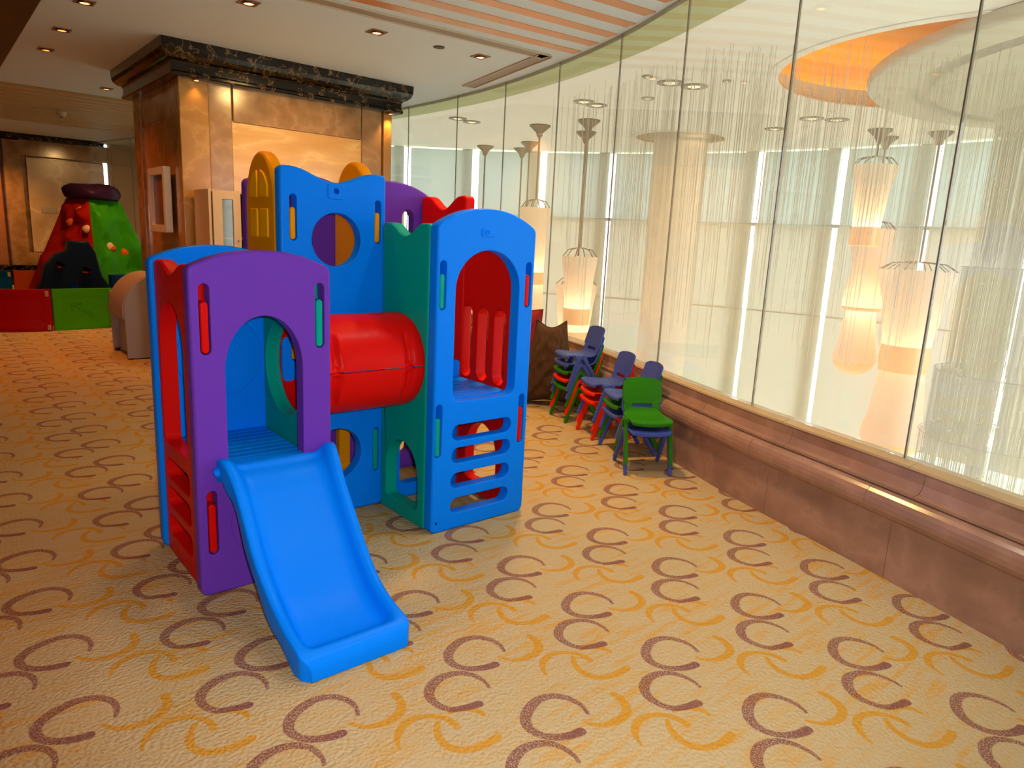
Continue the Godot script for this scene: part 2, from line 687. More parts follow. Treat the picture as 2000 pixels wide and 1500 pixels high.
func carpet_material() -> StandardMaterial3D:
	var tw := 400
	var th := 289
	var px := 0.6 / tw
	var cover := [PackedFloat32Array(), PackedFloat32Array()]
	var tail := PackedFloat32Array()
	for c in cover:
		c.resize(tw * th)
	tail.resize(tw * th)
	for s in STROKES:
		var cv: PackedFloat32Array = cover[s[0]]
		var pts: Array = s[1]
		for i in pts.size() - 1:
			# smooth the polyline a little with four sub-steps of a Catmull-Rom curve
			var p0: Array = pts[maxi(i - 1, 0)]
			var p1: Array = pts[i]
			var p2: Array = pts[i + 1]
			var p3: Array = pts[mini(i + 2, pts.size() - 1)]
			for k in 12:
				var t := k / 12.0
				var q := []
				for a in 3:
					q.append(cubic_interpolate(p1[a], p2[a], p0[a], p3[a], t))
				var r: float = q[2] / px * 1.3
				var cx: float = q[0] / px
				var cy: float = q[1] / px
				var fresh := clampf((i + t - pts.size() + 3.2) / 1.6, 0.0, 1.0) if s[0] == 0 else 0.8
				for yy in range(int(cy - r) - 2, int(cy + r) + 3):
					for xx in range(int(cx - r) - 2, int(cx + r) + 3):
						var d := r + 0.5 - Vector2(xx - cx, yy - cy).length()
						if d > 0.0:
							var at := posmod(yy, th) * tw + posmod(xx, tw)
							cv[at] = maxf(cv[at], minf(d * 0.5, 1.0))
							tail[at] = maxf(tail[at], fresh)
		cover[s[0]] = cv
	var W := tw * 4
	var H := th * 5
	var streak := seamless(0.035, 11, 200, H, W, H)
	var broad := seamless(0.012, 12, W / 4, H / 4, W, H)
	var grain := seamless(0.22, 13, W, H, W, H, 2)
	var tuft := seamless(0.4, 14, W, H, W, H, 1)
	var data := PackedByteArray()
	data.resize(W * H * 3)
	var base := Vector3(0.705, 0.625, 0.485)
	var amber := Vector3(0.735, 0.57, 0.31)
	var gold := Vector3(0.735, 0.525, 0.17)
	var plum := Vector3(0.47, 0.30, 0.29)
	for y in H:
		for x in W:
			var i := y * W + x
			var m := (y % th) * tw + (x % tw)
			var g := grain[i] / 255.0
			var tf := tuft[i] / 255.0
			var wisp := clampf((streak[i] / 255.0 - 0.46) * 3.4 + (g - 0.5) * 2.0, 0.0, 1.0) * clampf((broad[i] / 255.0 - 0.25) * 2.4, 0.25, 1.0)
			var c := base.lerp(amber, wisp)
			var o: float = cover[1][m] * clampf(1.3 - maxf(0.0, g - 0.56) * 5.0, 0.35, 1.0)
			c = c.lerp(gold, o * 0.92)
			var solid: float = tail[m]
			var p: float = cover[0][m] * clampf(1.15 - maxf(0.0, g - 0.5 - solid * 0.14) * 8.0, 0.15, 1.0)
			c = c.lerp(plum, p * 0.94)
			c *= 0.93 + 0.14 * tf
			data[i * 3] = int(clampf(c.x, 0, 1) * 255)
			data[i * 3 + 1] = int(clampf(c.y, 0, 1) * 255)
			data[i * 3 + 2] = int(clampf(c.z, 0, 1) * 255)
	var m2 := mat("carpet", Color.WHITE, 0.95)
	m2.albedo_texture = ImageTexture.create_from_image(Image.create_from_data(W, H, false, Image.FORMAT_RGB8, data))
	m2.metallic_specular = 0.2
	m2.normal_enabled = true
	m2.normal_texture = noise_tex([], 0.25, 21, FastNoiseLite.TYPE_SIMPLEX_SMOOTH, false, 0.0, 512, 2, true)
	m2.normal_scale = 0.35
	return m2

# ---------------------------------------------------------------- room shell
func plan_outline(step := 0.4) -> PackedVector2Array:
	var o := PackedVector2Array()
	var z := 3.6
	while z > -19.3:
		o.append(Vector2(glass_x(z), z))
		z -= step
	o.append(Vector2(glass_x(-19.3), -19.3))
	o.append(Vector2(-5, -19.3))
	o.append(Vector2(-5, 3.6))
	return o

func flat_slab(o: PackedVector2Array, y0: float, y1: float, uvs := false) -> MB:
	var mb := MB.new()
	var idx := Geometry2D.triangulate_polygon(o)
	for t in idx.size() / 3:
		var p := [o[idx[t * 3]], o[idx[t * 3 + 1]], o[idx[t * 3 + 2]]]
		for y in [y0, y1]:
			var nn := Vector3.UP * (1.0 if y == y1 else -1.0)
			var w := []
			for q in p:
				w.append(Vector2((q.x - 2.064) / 2.4, (q.y + 1.288) / 2.165))
			mb.tri(Vector3(p[0].x, y, p[0].y), Vector3(p[1].x, y, p[1].y), Vector3(p[2].x, y, p[2].y), nn, nn, nn, w[0], w[1], w[2])
	for i in o.size():
		var a := o[i]
		var b := o[(i + 1) % o.size()]
		var d := (b - a).normalized()
		var nn := Vector3(d.y, 0, -d.x)
		var mid := (a + b) * 0.5 + Vector2(nn.x, nn.z) * 0.01
		if Geometry2D.is_point_in_polygon(mid, o):
			nn = -nn
		mb.quad(Vector3(a.x, y0, a.y), Vector3(b.x, y0, b.y), Vector3(b.x, y1, b.y), Vector3(a.x, y1, a.y), nn)
	return mb

func build_shell() -> void:
	var o := plan_outline()
	struct_mesh("floor", flat_slab(o, -0.3, 0.0), carpet_material(), "carpet with purple and gold brush-stroke rings on cream", "floor")
	var white := mat("ceiling_paint", Color(0.85, 0.92, 0.97), 0.7)
	struct_mesh("ceiling", flat_slab(o, CEIL, CEIL + 0.25), white, "smooth off-white plaster ceiling above the play area", "ceiling")
	var mb := MB.new()
	mb.box(Vector3(-5.1, 1.6, -7.85), Vector3(0.2, 3.9, 23.3))
	struct_mesh("wall_left", mb, mat("wall_paint", Color(0.80, 0.72, 0.60), 0.6), "plain tan painted wall at the side of the room", "wall")
	mb = MB.new()
	mb.box(Vector3(-1.7, 1.6, 3.7), Vector3(7.0, 3.9, 0.2))
	struct_mesh("wall_front", mb, mat("wall_paint", Color.WHITE), "plain tan painted wall behind the viewer", "wall")
	# dark timber soffit along the side
	mb = MB.new()
	mb.box(Vector3(0.17, CEIL - 0.02, -7.8), Vector3(1.55, 0.06, 22.8), 0.005)
	struct_mesh("trim_1", mb, stone("dark_timber", [[0.0, Color(0.16, 0.07, 0.03)], [0.5, Color(0.24, 0.11, 0.05)], [1.0, Color(0.30, 0.15, 0.07)]], 0.6, 3, 0.5), "dark brown timber soffit along the edge of the ceiling", "soffit")
	# far marble wall
	var w := struct_root("wall_back", "marble panelled wall at the far end behind the climbing tower", "wall")
	var tan := stone("tan_marble", [[0.0, Color(0.68, 0.56, 0.38)], [0.42, Color(0.78, 0.66, 0.47)], [0.5, Color(0.85, 0.75, 0.57)], [0.58, Color(0.78, 0.65, 0.46)], [1.0, Color(0.71, 0.59, 0.41)]], 0.28, 31, 0.25)
	var frame := marble_brown()
	mb = MB.new()
	mb.box(Vector3(-0.8, 1.6, -19.35), Vector3(8.6, 3.9, 0.2))
	part(w, "backing", mb, frame)
	mb = MB.new()
	mb.box(Vector3(2.75, 1.75, -19.2), Vector3(1.5, 2.05, 0.06), 0.01)
	part(w, "panel", mb, tan)
	for q in [[1.75, 1.75, 0.34, 2.75], [3.72, 1.75, 0.3, 2.75], [2.75, 2.98, 1.72, 0.36], [2.75, 0.56, 1.72, 0.3]]:
		mb = MB.new()
		mb.box(Vector3(q[0], q[1], -19.18), Vector3(q[2], q[3], 0.12), 0.015)
		part(w, "frame_slab", mb, frame)
	for x in [1.15, -0.2, -1.6]:
		mb = MB.new()
		mb.box(Vector3(x, 1.75, -19.17), Vector3(0.75, 2.75, 0.14), 0.02)
		part(w, "pilaster_slab", mb, stone("amber_marble", [[0.0, Color(0.50, 0.30, 0.14)], [0.5, Color(0.66, 0.42, 0.20)], [1.0, Color(0.56, 0.34, 0.16)]], 0.4, 33, 0.25))
	mb = MB.new()
	mb.box(Vector3(-0.6, 0.22, -19.1), Vector3(8.2, 0.44, 0.26), 0.02)
	part(w, "plinth", mb, marble_black())
	mb = MB.new()
	mb.box(Vector3(-0.6, 3.19, -19.1), Vector3(8.2, 0.12, 0.3), 0.02)
	part(w, "crown", mb, marble_black())

func marble_brown() -> StandardMaterial3D:
	return stone("brown_marble", [[0.0, Color(0.55, 0.40, 0.24)], [0.35, Color(0.64, 0.48, 0.30)], [0.5, Color(0.68, 0.51, 0.33)], [0.58, Color(0.71, 0.55, 0.37)], [0.63, Color(0.67, 0.50, 0.32)], [1.0, Color(0.59, 0.43, 0.27)]], 0.45, 41, 0.16, false, 0.009)

func marble_black() -> StandardMaterial3D:
	return stone("black_marble", [[0.0, Color(0.035, 0.025, 0.02)], [0.52, Color(0.05, 0.035, 0.028)], [0.60, Color(0.20, 0.12, 0.06)], [0.655, Color(0.62, 0.50, 0.34)], [0.70, Color(0.15, 0.09, 0.05)], [1.0, Color(0.04, 0.03, 0.025)]], 0.9, 43, 0.12, false, 0.012)

# ---------------------------------------------------------------- glass wall on its stone base
func sweep(mb: MB, prof: Array, z0: float, z1: float, steps: int, caps := true) -> void:
	# prof: closed loop of (inset, height); each edge gets its own flat normal
	var rows := []
	for k in steps + 1:
		var z := lerpf(z0, z1, float(k) / steps)
		var row := []
		for p in prof:
			row.append(glass_pt(z, p.x, p.y))
		rows.append(row)
	var m := prof.size()
	var mid := Vector2.ZERO
	for p in prof:
		mid += p / m
	for i in m:
		var j := (i + 1) % m
		var d: Vector2 = (prof[j] - prof[i]).normalized()
		var nn := Vector2(d.y, -d.x)
		if nn.dot((prof[i] + prof[j]) * 0.5 - mid) < 0:
			nn = -nn
		for k in steps:
			var na := ((glass_pt(lerpf(z0, z1, float(k) / steps), 1.0, 0) - glass_pt(lerpf(z0, z1, float(k) / steps), 0.0, 0)) * nn.x + Vector3.UP * nn.y).normalized()
			var nb := ((glass_pt(lerpf(z0, z1, float(k + 1) / steps), 1.0, 0) - glass_pt(lerpf(z0, z1, float(k + 1) / steps), 0.0, 0)) * nn.x + Vector3.UP * nn.y).normalized()
			mb.tri(rows[k][i], rows[k][j], rows[k + 1][j], na, na, nb)
			mb.tri(rows[k][i], rows[k + 1][j], rows[k + 1][i], na, nb, nb)
	if caps:
		var pl := PackedVector2Array()
		for p in prof:
			pl.append(p)
		var idx := Geometry2D.triangulate_polygon(pl)
		for e in [0, steps]:
			var nn: Vector3 = (rows[0][0] - rows[1][0]).normalized() * (1.0 if e == 0 else -1.0)
			for t in idx.size() / 3:
				mb.tri(rows[e][idx[t * 3]], rows[e][idx[t * 3 + 1]], rows[e][idx[t * 3 + 2]], nn, nn, nn)

func build_glass_wall() -> void:
	var base := stone("rose_marble", [[0.0, Color(0.50, 0.37, 0.31)], [0.4, Color(0.59, 0.445, 0.38)], [0.55, Color(0.64, 0.485, 0.415)], [0.60, Color(0.66, 0.51, 0.44)], [0.62, Color(0.62, 0.47, 0.40)], [1.0, Color(0.55, 0.41, 0.345)]], 0.5, 51, 0.17, false, 0.008)
	var sill := stone("cream_sill_stone", [[0.0, Color(0.66, 0.55, 0.40)], [1.0, Color(0.76, 0.66, 0.51)]], 0.6, 53, 0.2)
	var w := struct_root("wall_right", "low rose-brown marble wall with rolled moulding under the curved glass", "wall")
	var z := 3.4
	var length := 0.0
	while z > -18.9:
		# blocks of about 0.8 m measured along the curve
		var z1 := z
		length = 0.0
		while length < 0.8 and z1 > -19.2:
			length += (glass_pt(z1, 0.1, 0) - glass_pt(z1 - 0.02, 0.1, 0)).length()
			z1 -= 0.02
		var a := z - 0.0015
		var b := z1 + 0.0015
		var mb := MB.new()
		sweep(mb, [Vector2(0.11, 0.0), Vector2(0.11, 0.29), Vector2(-0.05, 0.29), Vector2(-0.05, 0.0)], a, b, 4)
		part(w, "skirting_block", mb, base)
		mb = MB.new()
		var roll := [Vector2(-0.05, 0.29), Vector2(0.118, 0.29)]
		for k in 9:
			var t := -PI * 0.5 + PI * k / 8.0
			roll.append(Vector2(0.118 + 0.045 * cos(t), 0.36 + 0.064 * sin(t)))
		roll.append(Vector2(-0.05, 0.43))
		sweep(mb, roll, a - 0.12, b - 0.12, 4)
		part(w, "roll_moulding", mb, base)
		mb = MB.new()
		sweep(mb, [Vector2(-0.05, 0.43), Vector2(0.105, 0.43), Vector2(0.105, 0.444), Vector2(0.075, 0.45), Vector2(0.055, 0.49), Vector2(0.052, 0.545), Vector2(-0.05, 0.545)], a + 0.08, b + 0.08, 4)
		part(w, "fascia_block", mb, base)
		mb = MB.new()
		sweep(mb, [Vector2(-0.05, 0.545), Vector2(0.056, 0.545), Vector2(0.052, 0.556), Vector2(0.0, 0.57), Vector2(-0.05, 0.57)], a, b, 4)
		part(w, "sill_strip", mb, sill)
		z = z1
	var glass := mat("glare_tint_glass", Color(0.94, 0.94, 0.88, 0.12), 0.02)  # glare over the lobby view is put into the panes as a pale tint
	glass.transparency = BaseMaterial3D.TRANSPARENCY_ALPHA
	glass.metallic_specular = 0.5
	var seal := mat("glass_seal", Color(0.42, 0.38, 0.29), 0.5)
	var joints := [3.4, 2.35, 1.3, 0.3, -0.25, -1.21, -2.23, -3.33, -4.33, -5.43, -6.56, -7.65, -8.85, -10.05, -11.25, -12.45, -13.65, -14.85, -16.05, -17.25, -18.45]
	for i in joints.size() - 1:
		var mb := MB.new()
		sweep(mb, [Vector2(-0.006, 0.571), Vector2(0.006, 0.571), Vector2(0.006, CEIL - 0.001), Vector2(-0.006, CEIL - 0.001)], joints[i] - 0.0042, joints[i + 1] + 0.0042, 8)
		struct_mesh("window_%d" % (i + 1), mb, glass, "tall frameless glass pane %d along the curved partition" % (i + 1), "glass pane")
		if i > 0:
			mb = MB.new()
			sweep(mb, [Vector2(-0.006, 0.571), Vector2(0.006, 0.571), Vector2(0.006, CEIL - 0.001), Vector2(-0.006, CEIL - 0.001)], joints[i] + 0.0038, joints[i] - 0.0038, 1)
			struct_mesh("trim_%d" % (20 + i), mb, seal, "dark vertical seal between two glass panes, number %d" % i, "glass seal")
	var mb := MB.new()
	sweep(mb, [Vector2(-0.38, CEIL - 0.03), Vector2(-0.012, CEIL - 0.03), Vector2(-0.012, CEIL + 0.3), Vector2(-0.38, CEIL + 0.3)], 3.4, -19.2, 60)
	struct_mesh("trim_2", mb, mat("pale_green_paint", Color(0.66, 0.69, 0.47), 0.6), "pale green edge band above the curved glass", "band")
	# wall below the floor edge on the lobby side
	mb = MB.new()
	sweep(mb, [Vector2(-0.045, -3.6), Vector2(0.1, -3.6), Vector2(0.1, -0.31), Vector2(-0.045, -0.31)], 3.4, -19.2, 60)
	struct_mesh("wall_lower", mb, mat("lobby_paint", Color(0.80, 0.76, 0.66), 0.6), "cream wall under the balcony edge", "wall")

# ---------------------------------------------------------------- the lobby beyond the glass
const WC := Vector2(1.235, -4.173)
const WR := 11.105

func win_pt(deg: float, y: float, r := WR) -> Vector3:
	return Vector3(WC.x + r * cos(deg_to_rad(deg)), y, WC.y + r * sin(deg_to_rad(deg)))

func arc_sheet(mb: MB, d0: float, d1: float, y0: float, y1: float, r: float, th: float, n := 4) -> void:
	for k in n:
		var a := lerpf(d0, d1, float(k) / n)
		var b := lerpf(d0, d1, float(k + 1) / n)
		var q := [win_pt(a, y0, r), win_pt(b, y0, r), win_pt(b, y1, r), win_pt(a, y1, r)]
		var nn: Vector3 = -(q[0] - Vector3(WC.x, q[0].y, WC.y)).normalized()
		mb.quad(q[0], q[1], q[2], q[3], nn)
		if th > 0.0:
			var o := []
			for e in q:
				o.append(e - nn * th)
			mb.quad(o[0], o[1], o[2], o[3], -nn)
			mb.quad(q[3], q[2], o[2], o[3], Vector3.UP)
			mb.quad(q[0], q[1], o[1], o[0], Vector3.DOWN)
			if k == 0:
				mb.quad(q[0], q[3], o[3], o[0], (q[0] - q[1]).normalized())
			if k == n - 1:
				mb.quad(q[1], q[2], o[2], o[1], (q[1] - q[0]).normalized())

func fabric(key: String, c: Color, through: Color) -> StandardMaterial3D:
	if mats.has(key):
		return mats[key]
	var m := mat(key, c, 0.9)
	m.backlight_enabled = true
	m.backlight = through.linear_to_srgb()
	return m

func build_lobby() -> void:
	var cream := mat("lobby_paint", Color(0.80, 0.76, 0.66), 0.6)
	# plan between the glass line and the window arc
	var o := PackedVector2Array()
	var z := 3.4
	while z > -19.2:
		var p := glass_pt(z, -0.39, 0)
		o.append(Vector2(p.x, p.z))
		z -= 0.35
	var dg := -68.0
	while dg <= 62.0:
		var p := win_pt(dg, 0, WR + 0.25)
		o.append(Vector2(p.x, p.z))
		dg += 2.0
	var mb := MB.new()
	var flatwise := Transform3D(Basis(Vector3(1, 0, 0), Vector3(0, 0, 1), Vector3(0, 1, 0)), Vector3(0, 3.4, 0))
	mb.slab(o, [circle2(Vector2(8.0, -2.64), 1.95, 64), circle2(Vector2(9.93, -7.63), 0.83, 40)], 0.2, 0.004, flatwise, 0.3)
	struct_mesh("ceiling_lobby", mb, mat("lobby_ceiling_paint", Color(0.97, 0.96, 0.92), 0.7), "cream ceiling of the lobby beyond the glass", "ceiling")
	var lower := o
	struct_mesh("floor_lobby", flat_slab(lower, -3.8, -3.6), stone("lobby_floor_stone", [[0.0, Color(0.84, 0.81, 0.74)], [1.0, Color(0.90, 0.88, 0.82)]], 0.3, 61, 0.25), "pale stone floor of the lobby one storey down", "floor")
	# end walls of the lobby
	for e in [[glass_pt(3.4, -0.39, 0), win_pt(62.0, 0, WR + 0.25), "wall_lobby_near"], [glass_pt(-19.2, -0.39, 0), win_pt(-68.0, 0, WR + 0.25), "wall_lobby_far"]]:
		mb = MB.new()
		var d: Vector3 = e[1] - e[0]
		var b := Basis(d.normalized(), Vector3.UP, d.normalized().cross(Vector3.UP))
		mb.box((e[0] + e[1]) * 0.5 + Vector3(0, -0.15, 0), Vector3(d.length(), 7.1, 0.2), 0.0, b)
		struct_mesh(e[2], mb, cream, "cream end wall of the lobby, %s end" % ("near" if e[2].ends_with("near") else "far"), "wall")
	# bays of the outer window
	var upper := fabric("sheer_blind", Color(0.80, 0.83, 0.80), Color(0.60, 0.645, 0.63))
	var blind := fabric("cream_blind", Color(0.84, 0.82, 0.73), Color(0.60, 0.605, 0.575))
	var post := mat("grey_mullion", Color(0.74, 0.75, 0.70), 0.5)
	var pane := mat("clear_pane", Color(1, 1, 1, 0.02), 0.0)
	pane.transparency = BaseMaterial3D.TRANSPARENCY_ALPHA
	var k := 0
	var a := -67.35
	while a < 58.0:
		k += 1
		var w := struct_root("window_%d" % (40 + k), "lobby window bay %d with %s" % [k, "drawn roller blinds" if a < 12.0 else "blinds left off for added daylight"], "window")
		if a < 12.0:  # unseen bays past this angle have no blinds, to add daylight
			mb = MB.new()
			arc_sheet(mb, a + 0.36, a + 6.94, 2.02, 3.27, WR, 0.012)
			part(w, "upper_blind", mb, upper)
			mb = MB.new()
			arc_sheet(mb, a + 0.22, a + 7.05, 0.43, 1.99, WR + 0.01, 0.012)
			part(w, "middle_blind", mb, blind)
			mb = MB.new()
			arc_sheet(mb, a + 0.18, a + 7.08, -1.62, 0.43, WR + 0.02, 0.012)
			part(w, "lower_blind", mb, blind)
			mb = MB.new()
			arc_sheet(mb, a + 0.22, a + 7.05, 0.415, 0.435, WR - 0.005, 0.015)
			part(w, "hem_bar", mb, cream)
		mb = MB.new()
		arc_sheet(mb, a - 0.05, a + 7.25, 1.97, 2.03, WR + 0.06, 0.06)
		part(w, "transom", mb, post)
		mb = MB.new()
		arc_sheet(mb, a - 1.5, a - 0.45, -3.6, 3.3, WR + 0.08, 0.08, 1)
		part(w, "mullion", mb, post)
		mb = MB.new()
		arc_sheet(mb, a, a + 7.3, -3.6, 3.3, WR + 0.2, 0.0)
		part(w, "pane", mb, pane)
		a += 7.3
	mb = MB.new()
	arc_sheet(mb, -68, 62, -3.9, -3.1, WR + 0.3, 0.1, 40)
	struct_mesh("trim_3", mb, cream, "low plinth under the lobby windows", "plinth")
	# ground outside
	mb = MB.new()
	mb.lathe(Vector3(WC.x, -4.0, WC.y), [Vector2(WR + 0.5, 0), Vector2(30, 0), Vector2(90, 0)], 48)
	var pale_ground := stone("pale_ground", [[0.0, Color(0.62, 0.66, 0.54)], [1.0, Color(0.78, 0.80, 0.70)]], 0.2, 71, 0.95)  # ground lightened so it throws more daylight up into the lobby
	struct_mesh("ground_outside", mb, pale_ground, "pale ground outside the lobby windows, lightened to reflect daylight upward", "pale_ground")
	# ceiling recesses
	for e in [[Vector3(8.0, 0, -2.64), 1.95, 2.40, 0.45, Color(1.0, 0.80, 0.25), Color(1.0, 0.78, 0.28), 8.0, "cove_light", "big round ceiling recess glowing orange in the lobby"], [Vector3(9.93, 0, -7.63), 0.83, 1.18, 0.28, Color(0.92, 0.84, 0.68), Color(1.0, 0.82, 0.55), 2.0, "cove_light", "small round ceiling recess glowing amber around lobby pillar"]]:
		var t := thing(e[7], e[8], "ceiling light", e[0] + Vector3(0, 3.5, 0))
		mb = MB.new()
		mb.lathe(e[0], [Vector2(e[2], 3.5), Vector2(e[2], 3.5 + e[3] - 0.1), Vector2(e[2] - 0.1, 3.5 + e[3]), Vector2(0.0, 3.5 + e[3])], 64)
		part(t, "recess", mb, mat("cove_glow_tint_%d" % int(e[1] * 100), e[4], 0.7))  # glow of the cove light is put into the recess colour
		mb = MB.new()
		mb.lathe(e[0], [Vector2(e[1] - 0.10, 3.292), Vector2(e[1] - 0.005, 3.29), Vector2(e[1] + 0.0, 3.2995)], 64)
		mb.lathe(e[0], [Vector2(e[1] - 0.10, 3.292), Vector2(e[1] - 0.10, 3.32), Vector2(e[1] - 0.002, 3.33)], 64)
		part(t, "lip", mb, mat("lobby_ceiling_paint", Color.WHITE))
		mb = MB.new()
		mb.lathe(e[0], [Vector2(e[2] - 0.10, 3.503), Vector2(e[2] - 0.05, 3.503), Vector2(e[2] - 0.05, 3.53), Vector2(e[2] - 0.10, 3.53), Vector2(e[2] - 0.10, 3.503)], 64)
		var led := mat("cove_led_%d" % int(e[1] * 100), e[5], 0.5)
		led.emission_enabled = true
		led.emission = e[5]
		led.emission_energy_multiplier = e[6]
		part(t, "light_strip", mb, led)
	# round soffit that overlaps the recess
	var t := struct_root("trim_4", "broad white round soffit hanging under the lobby ceiling", "soffit")
	mb = MB.new()
	var c := Vector3(9.0, 0, -0.75)
	mb.lathe(c, [Vector2(3.13, 3.295), Vector2(3.13, 3.22), Vector2(3.1, 3.19), Vector2(2.72, 3.19), Vector2(2.70, 3.25), Vector2(2.56, 3.25), Vector2(2.54, 3.19), Vector2(0.0, 3.19)], 72)
	part(t, "disc", mb, mat("soffit_white", Color(0.82, 0.80, 0.72), 0.6))
	# round pillar
	mb = MB.new()
	mb.lathe(Vector3(9.93, 0, -7.63), [Vector2(0.46, -3.6), Vector2(0.46, -3.4), Vector2(0.42, -3.35), Vector2(0.42, 3.74)], 40)
	struct_mesh("pillar", mb, mat("pillar_plaster", Color(0.97, 0.94, 0.87), 0.5), "round cream lobby pillar under the small glowing ring", "pillar")

# ---------------------------------------------------------------- marble column
func mitre(mb: MB, x0: float, x1: float, z0: float, z1: float, prof: Array) -> void:
	for i in prof.size() - 1:
		var a: Vector2 = prof[i]
		var b: Vector2 = prof[i + 1]
		var d := (b - a).normalized()
		for s in 4:
			var q := []
			for e in [[a, s], [a, s + 1], [b, s + 1], [b, s]]:
				var k: int = e[1] % 4
				var g: float = e[0].x
				var cx := x0 - g if k == 0 or k == 3 else x1 + g
				var cz := z1 + g if k == 0 or k == 1 else z0 - g
				q.append(Vector3(cx, e[0].y, cz))
			var out: Vector3 = [Vector3(0, 0, 1), Vector3(1, 0, 0), Vector3(0, 0, -1), Vector3(-1, 0, 0)][s]
			var nn := out * d.y - Vector3.UP * d.x
			mb.quad(q[0], q[1], q[2], q[3], nn.normalized())

func build_column() -> void:
	var x0 := 2.14
	var x1 := 4.58
	var z1 := -7.86
	var z0 := -9.78
	var w := struct_root("column", "broad brown marble column with black marble crown behind the playset", "column")
	var strip := stone("honey_marble", [[0.0, Color(0.62, 0.43, 0.19)], [0.45, Color(0.70, 0.50, 0.24)], [0.52, Color(0.76, 0.57, 0.31)], [0.6, Color(0.70, 0.50, 0.25)], [1.0, Color(0.65, 0.46, 0.21)]], 0.35, 81, 0.15)
	var panel := stone("rosy_marble", [[0.0, Color(0.82, 0.61, 0.34)], [0.4, Color(0.87, 0.67, 0.40)], [0.55, Color(0.91, 0.72, 0.45)], [0.6, Color(0.94, 0.78, 0.53)], [0.66, Color(0.89, 0.69, 0.42)], [1.0, Color(0.84, 0.64, 0.37)]], 0.4, 83, 0.14)
	panel.uv1_scale = Vector3(0.16, 0.75, 0.16)
	var brown := marble_brown()
	var mb := MB.new()
	mb.box(Vector3((x0 + x1) / 2, 1.47, (z0 + z1) / 2), Vector3(x1 - x0 - 0.1, 2.94, z1 - z0 - 0.1))
	part(w, "core", mb, brown)
	# front: corner pilasters, frame slabs, inner panel
	for q in [[x0 + 0.145, 0.29], [x1 - 0.06, 0.12]]:
		mb = MB.new()
		mb.box(Vector3(q[0], 1.47, z1 - 0.04), Vector3(q[1], 2.94, 0.08), 0.012)
		part(w, "pilaster_slab", mb, strip)
	for q in [[x0 + 0.41, 1.47, 0.24, 2.94], [x1 - 0.26, 1.47, 0.27, 2.94]]:
		mb = MB.new()
		mb.box(Vector3(q[0], q[1], z1 - 0.05), Vector3(q[2], q[3], 0.05), 0.01)
		part(w, "frame_slab", mb, brown)
	mb = MB.new()
	mb.box(Vector3((x0 + x1) / 2 + 0.07, 2.76, z1 - 0.05), Vector3(1.5, 0.36, 0.05), 0.01)
	part(w, "frame_slab", mb, brown)
	mb = MB.new()
	mb.box(Vector3((x0 + x1) / 2 + 0.07, 1.3, z1 - 0.062), Vector3(1.55, 2.6, 0.04), 0.005)
	part(w, "panel", mb, panel)
	# side
	for q in [[z1 - 0.16, 0.16], [z0 + 0.14, 0.28]]:
		mb = MB.new()
		mb.box(Vector3(x0 + 0.04, 1.47, q[0]), Vector3(0.08, 2.94, q[1]), 0.012)
		part(w, "pilaster_slab", mb, brown)
	mb = MB.new()
	mb.box(Vector3(x0 + 0.05, 2.76, (z0 + z1) / 2), Vector3(0.05, 0.36, 1.4), 0.01)
	part(w, "frame_slab", mb, brown)
	mb = MB.new()
	mb.box(Vector3(x0 + 0.062, 1.3, (z0 + z1) / 2), Vector3(0.04, 2.6, 1.4), 0.005)
	part(w, "panel", mb, strip)
	mb = MB.new()
	mitre(mb, x0, x1, z0, z1, [Vector2(-0.1, 2.93), Vector2(0.085, 2.93), Vector2(0.095, 2.945), Vector2(0.095, 2.965), Vector2(0.08, 2.98), Vector2(0.08, 3.05), Vector2(0.09, 3.06), Vector2(0.09, 3.07), Vector2(0.13, 3.085), Vector2(0.165, 3.12), Vector2(0.18, 3.16), Vector2(0.185, 3.249)])
	part(w, "crown", mb, marble_black())
	mb = MB.new()
	mitre(mb, x0, x1, z0, z1, [Vector2(0.03, 0.001), Vector2(0.03, 0.16), Vector2(0.015, 0.18), Vector2(-0.05, 0.18)])
	part(w, "plinth", mb, marble_black())

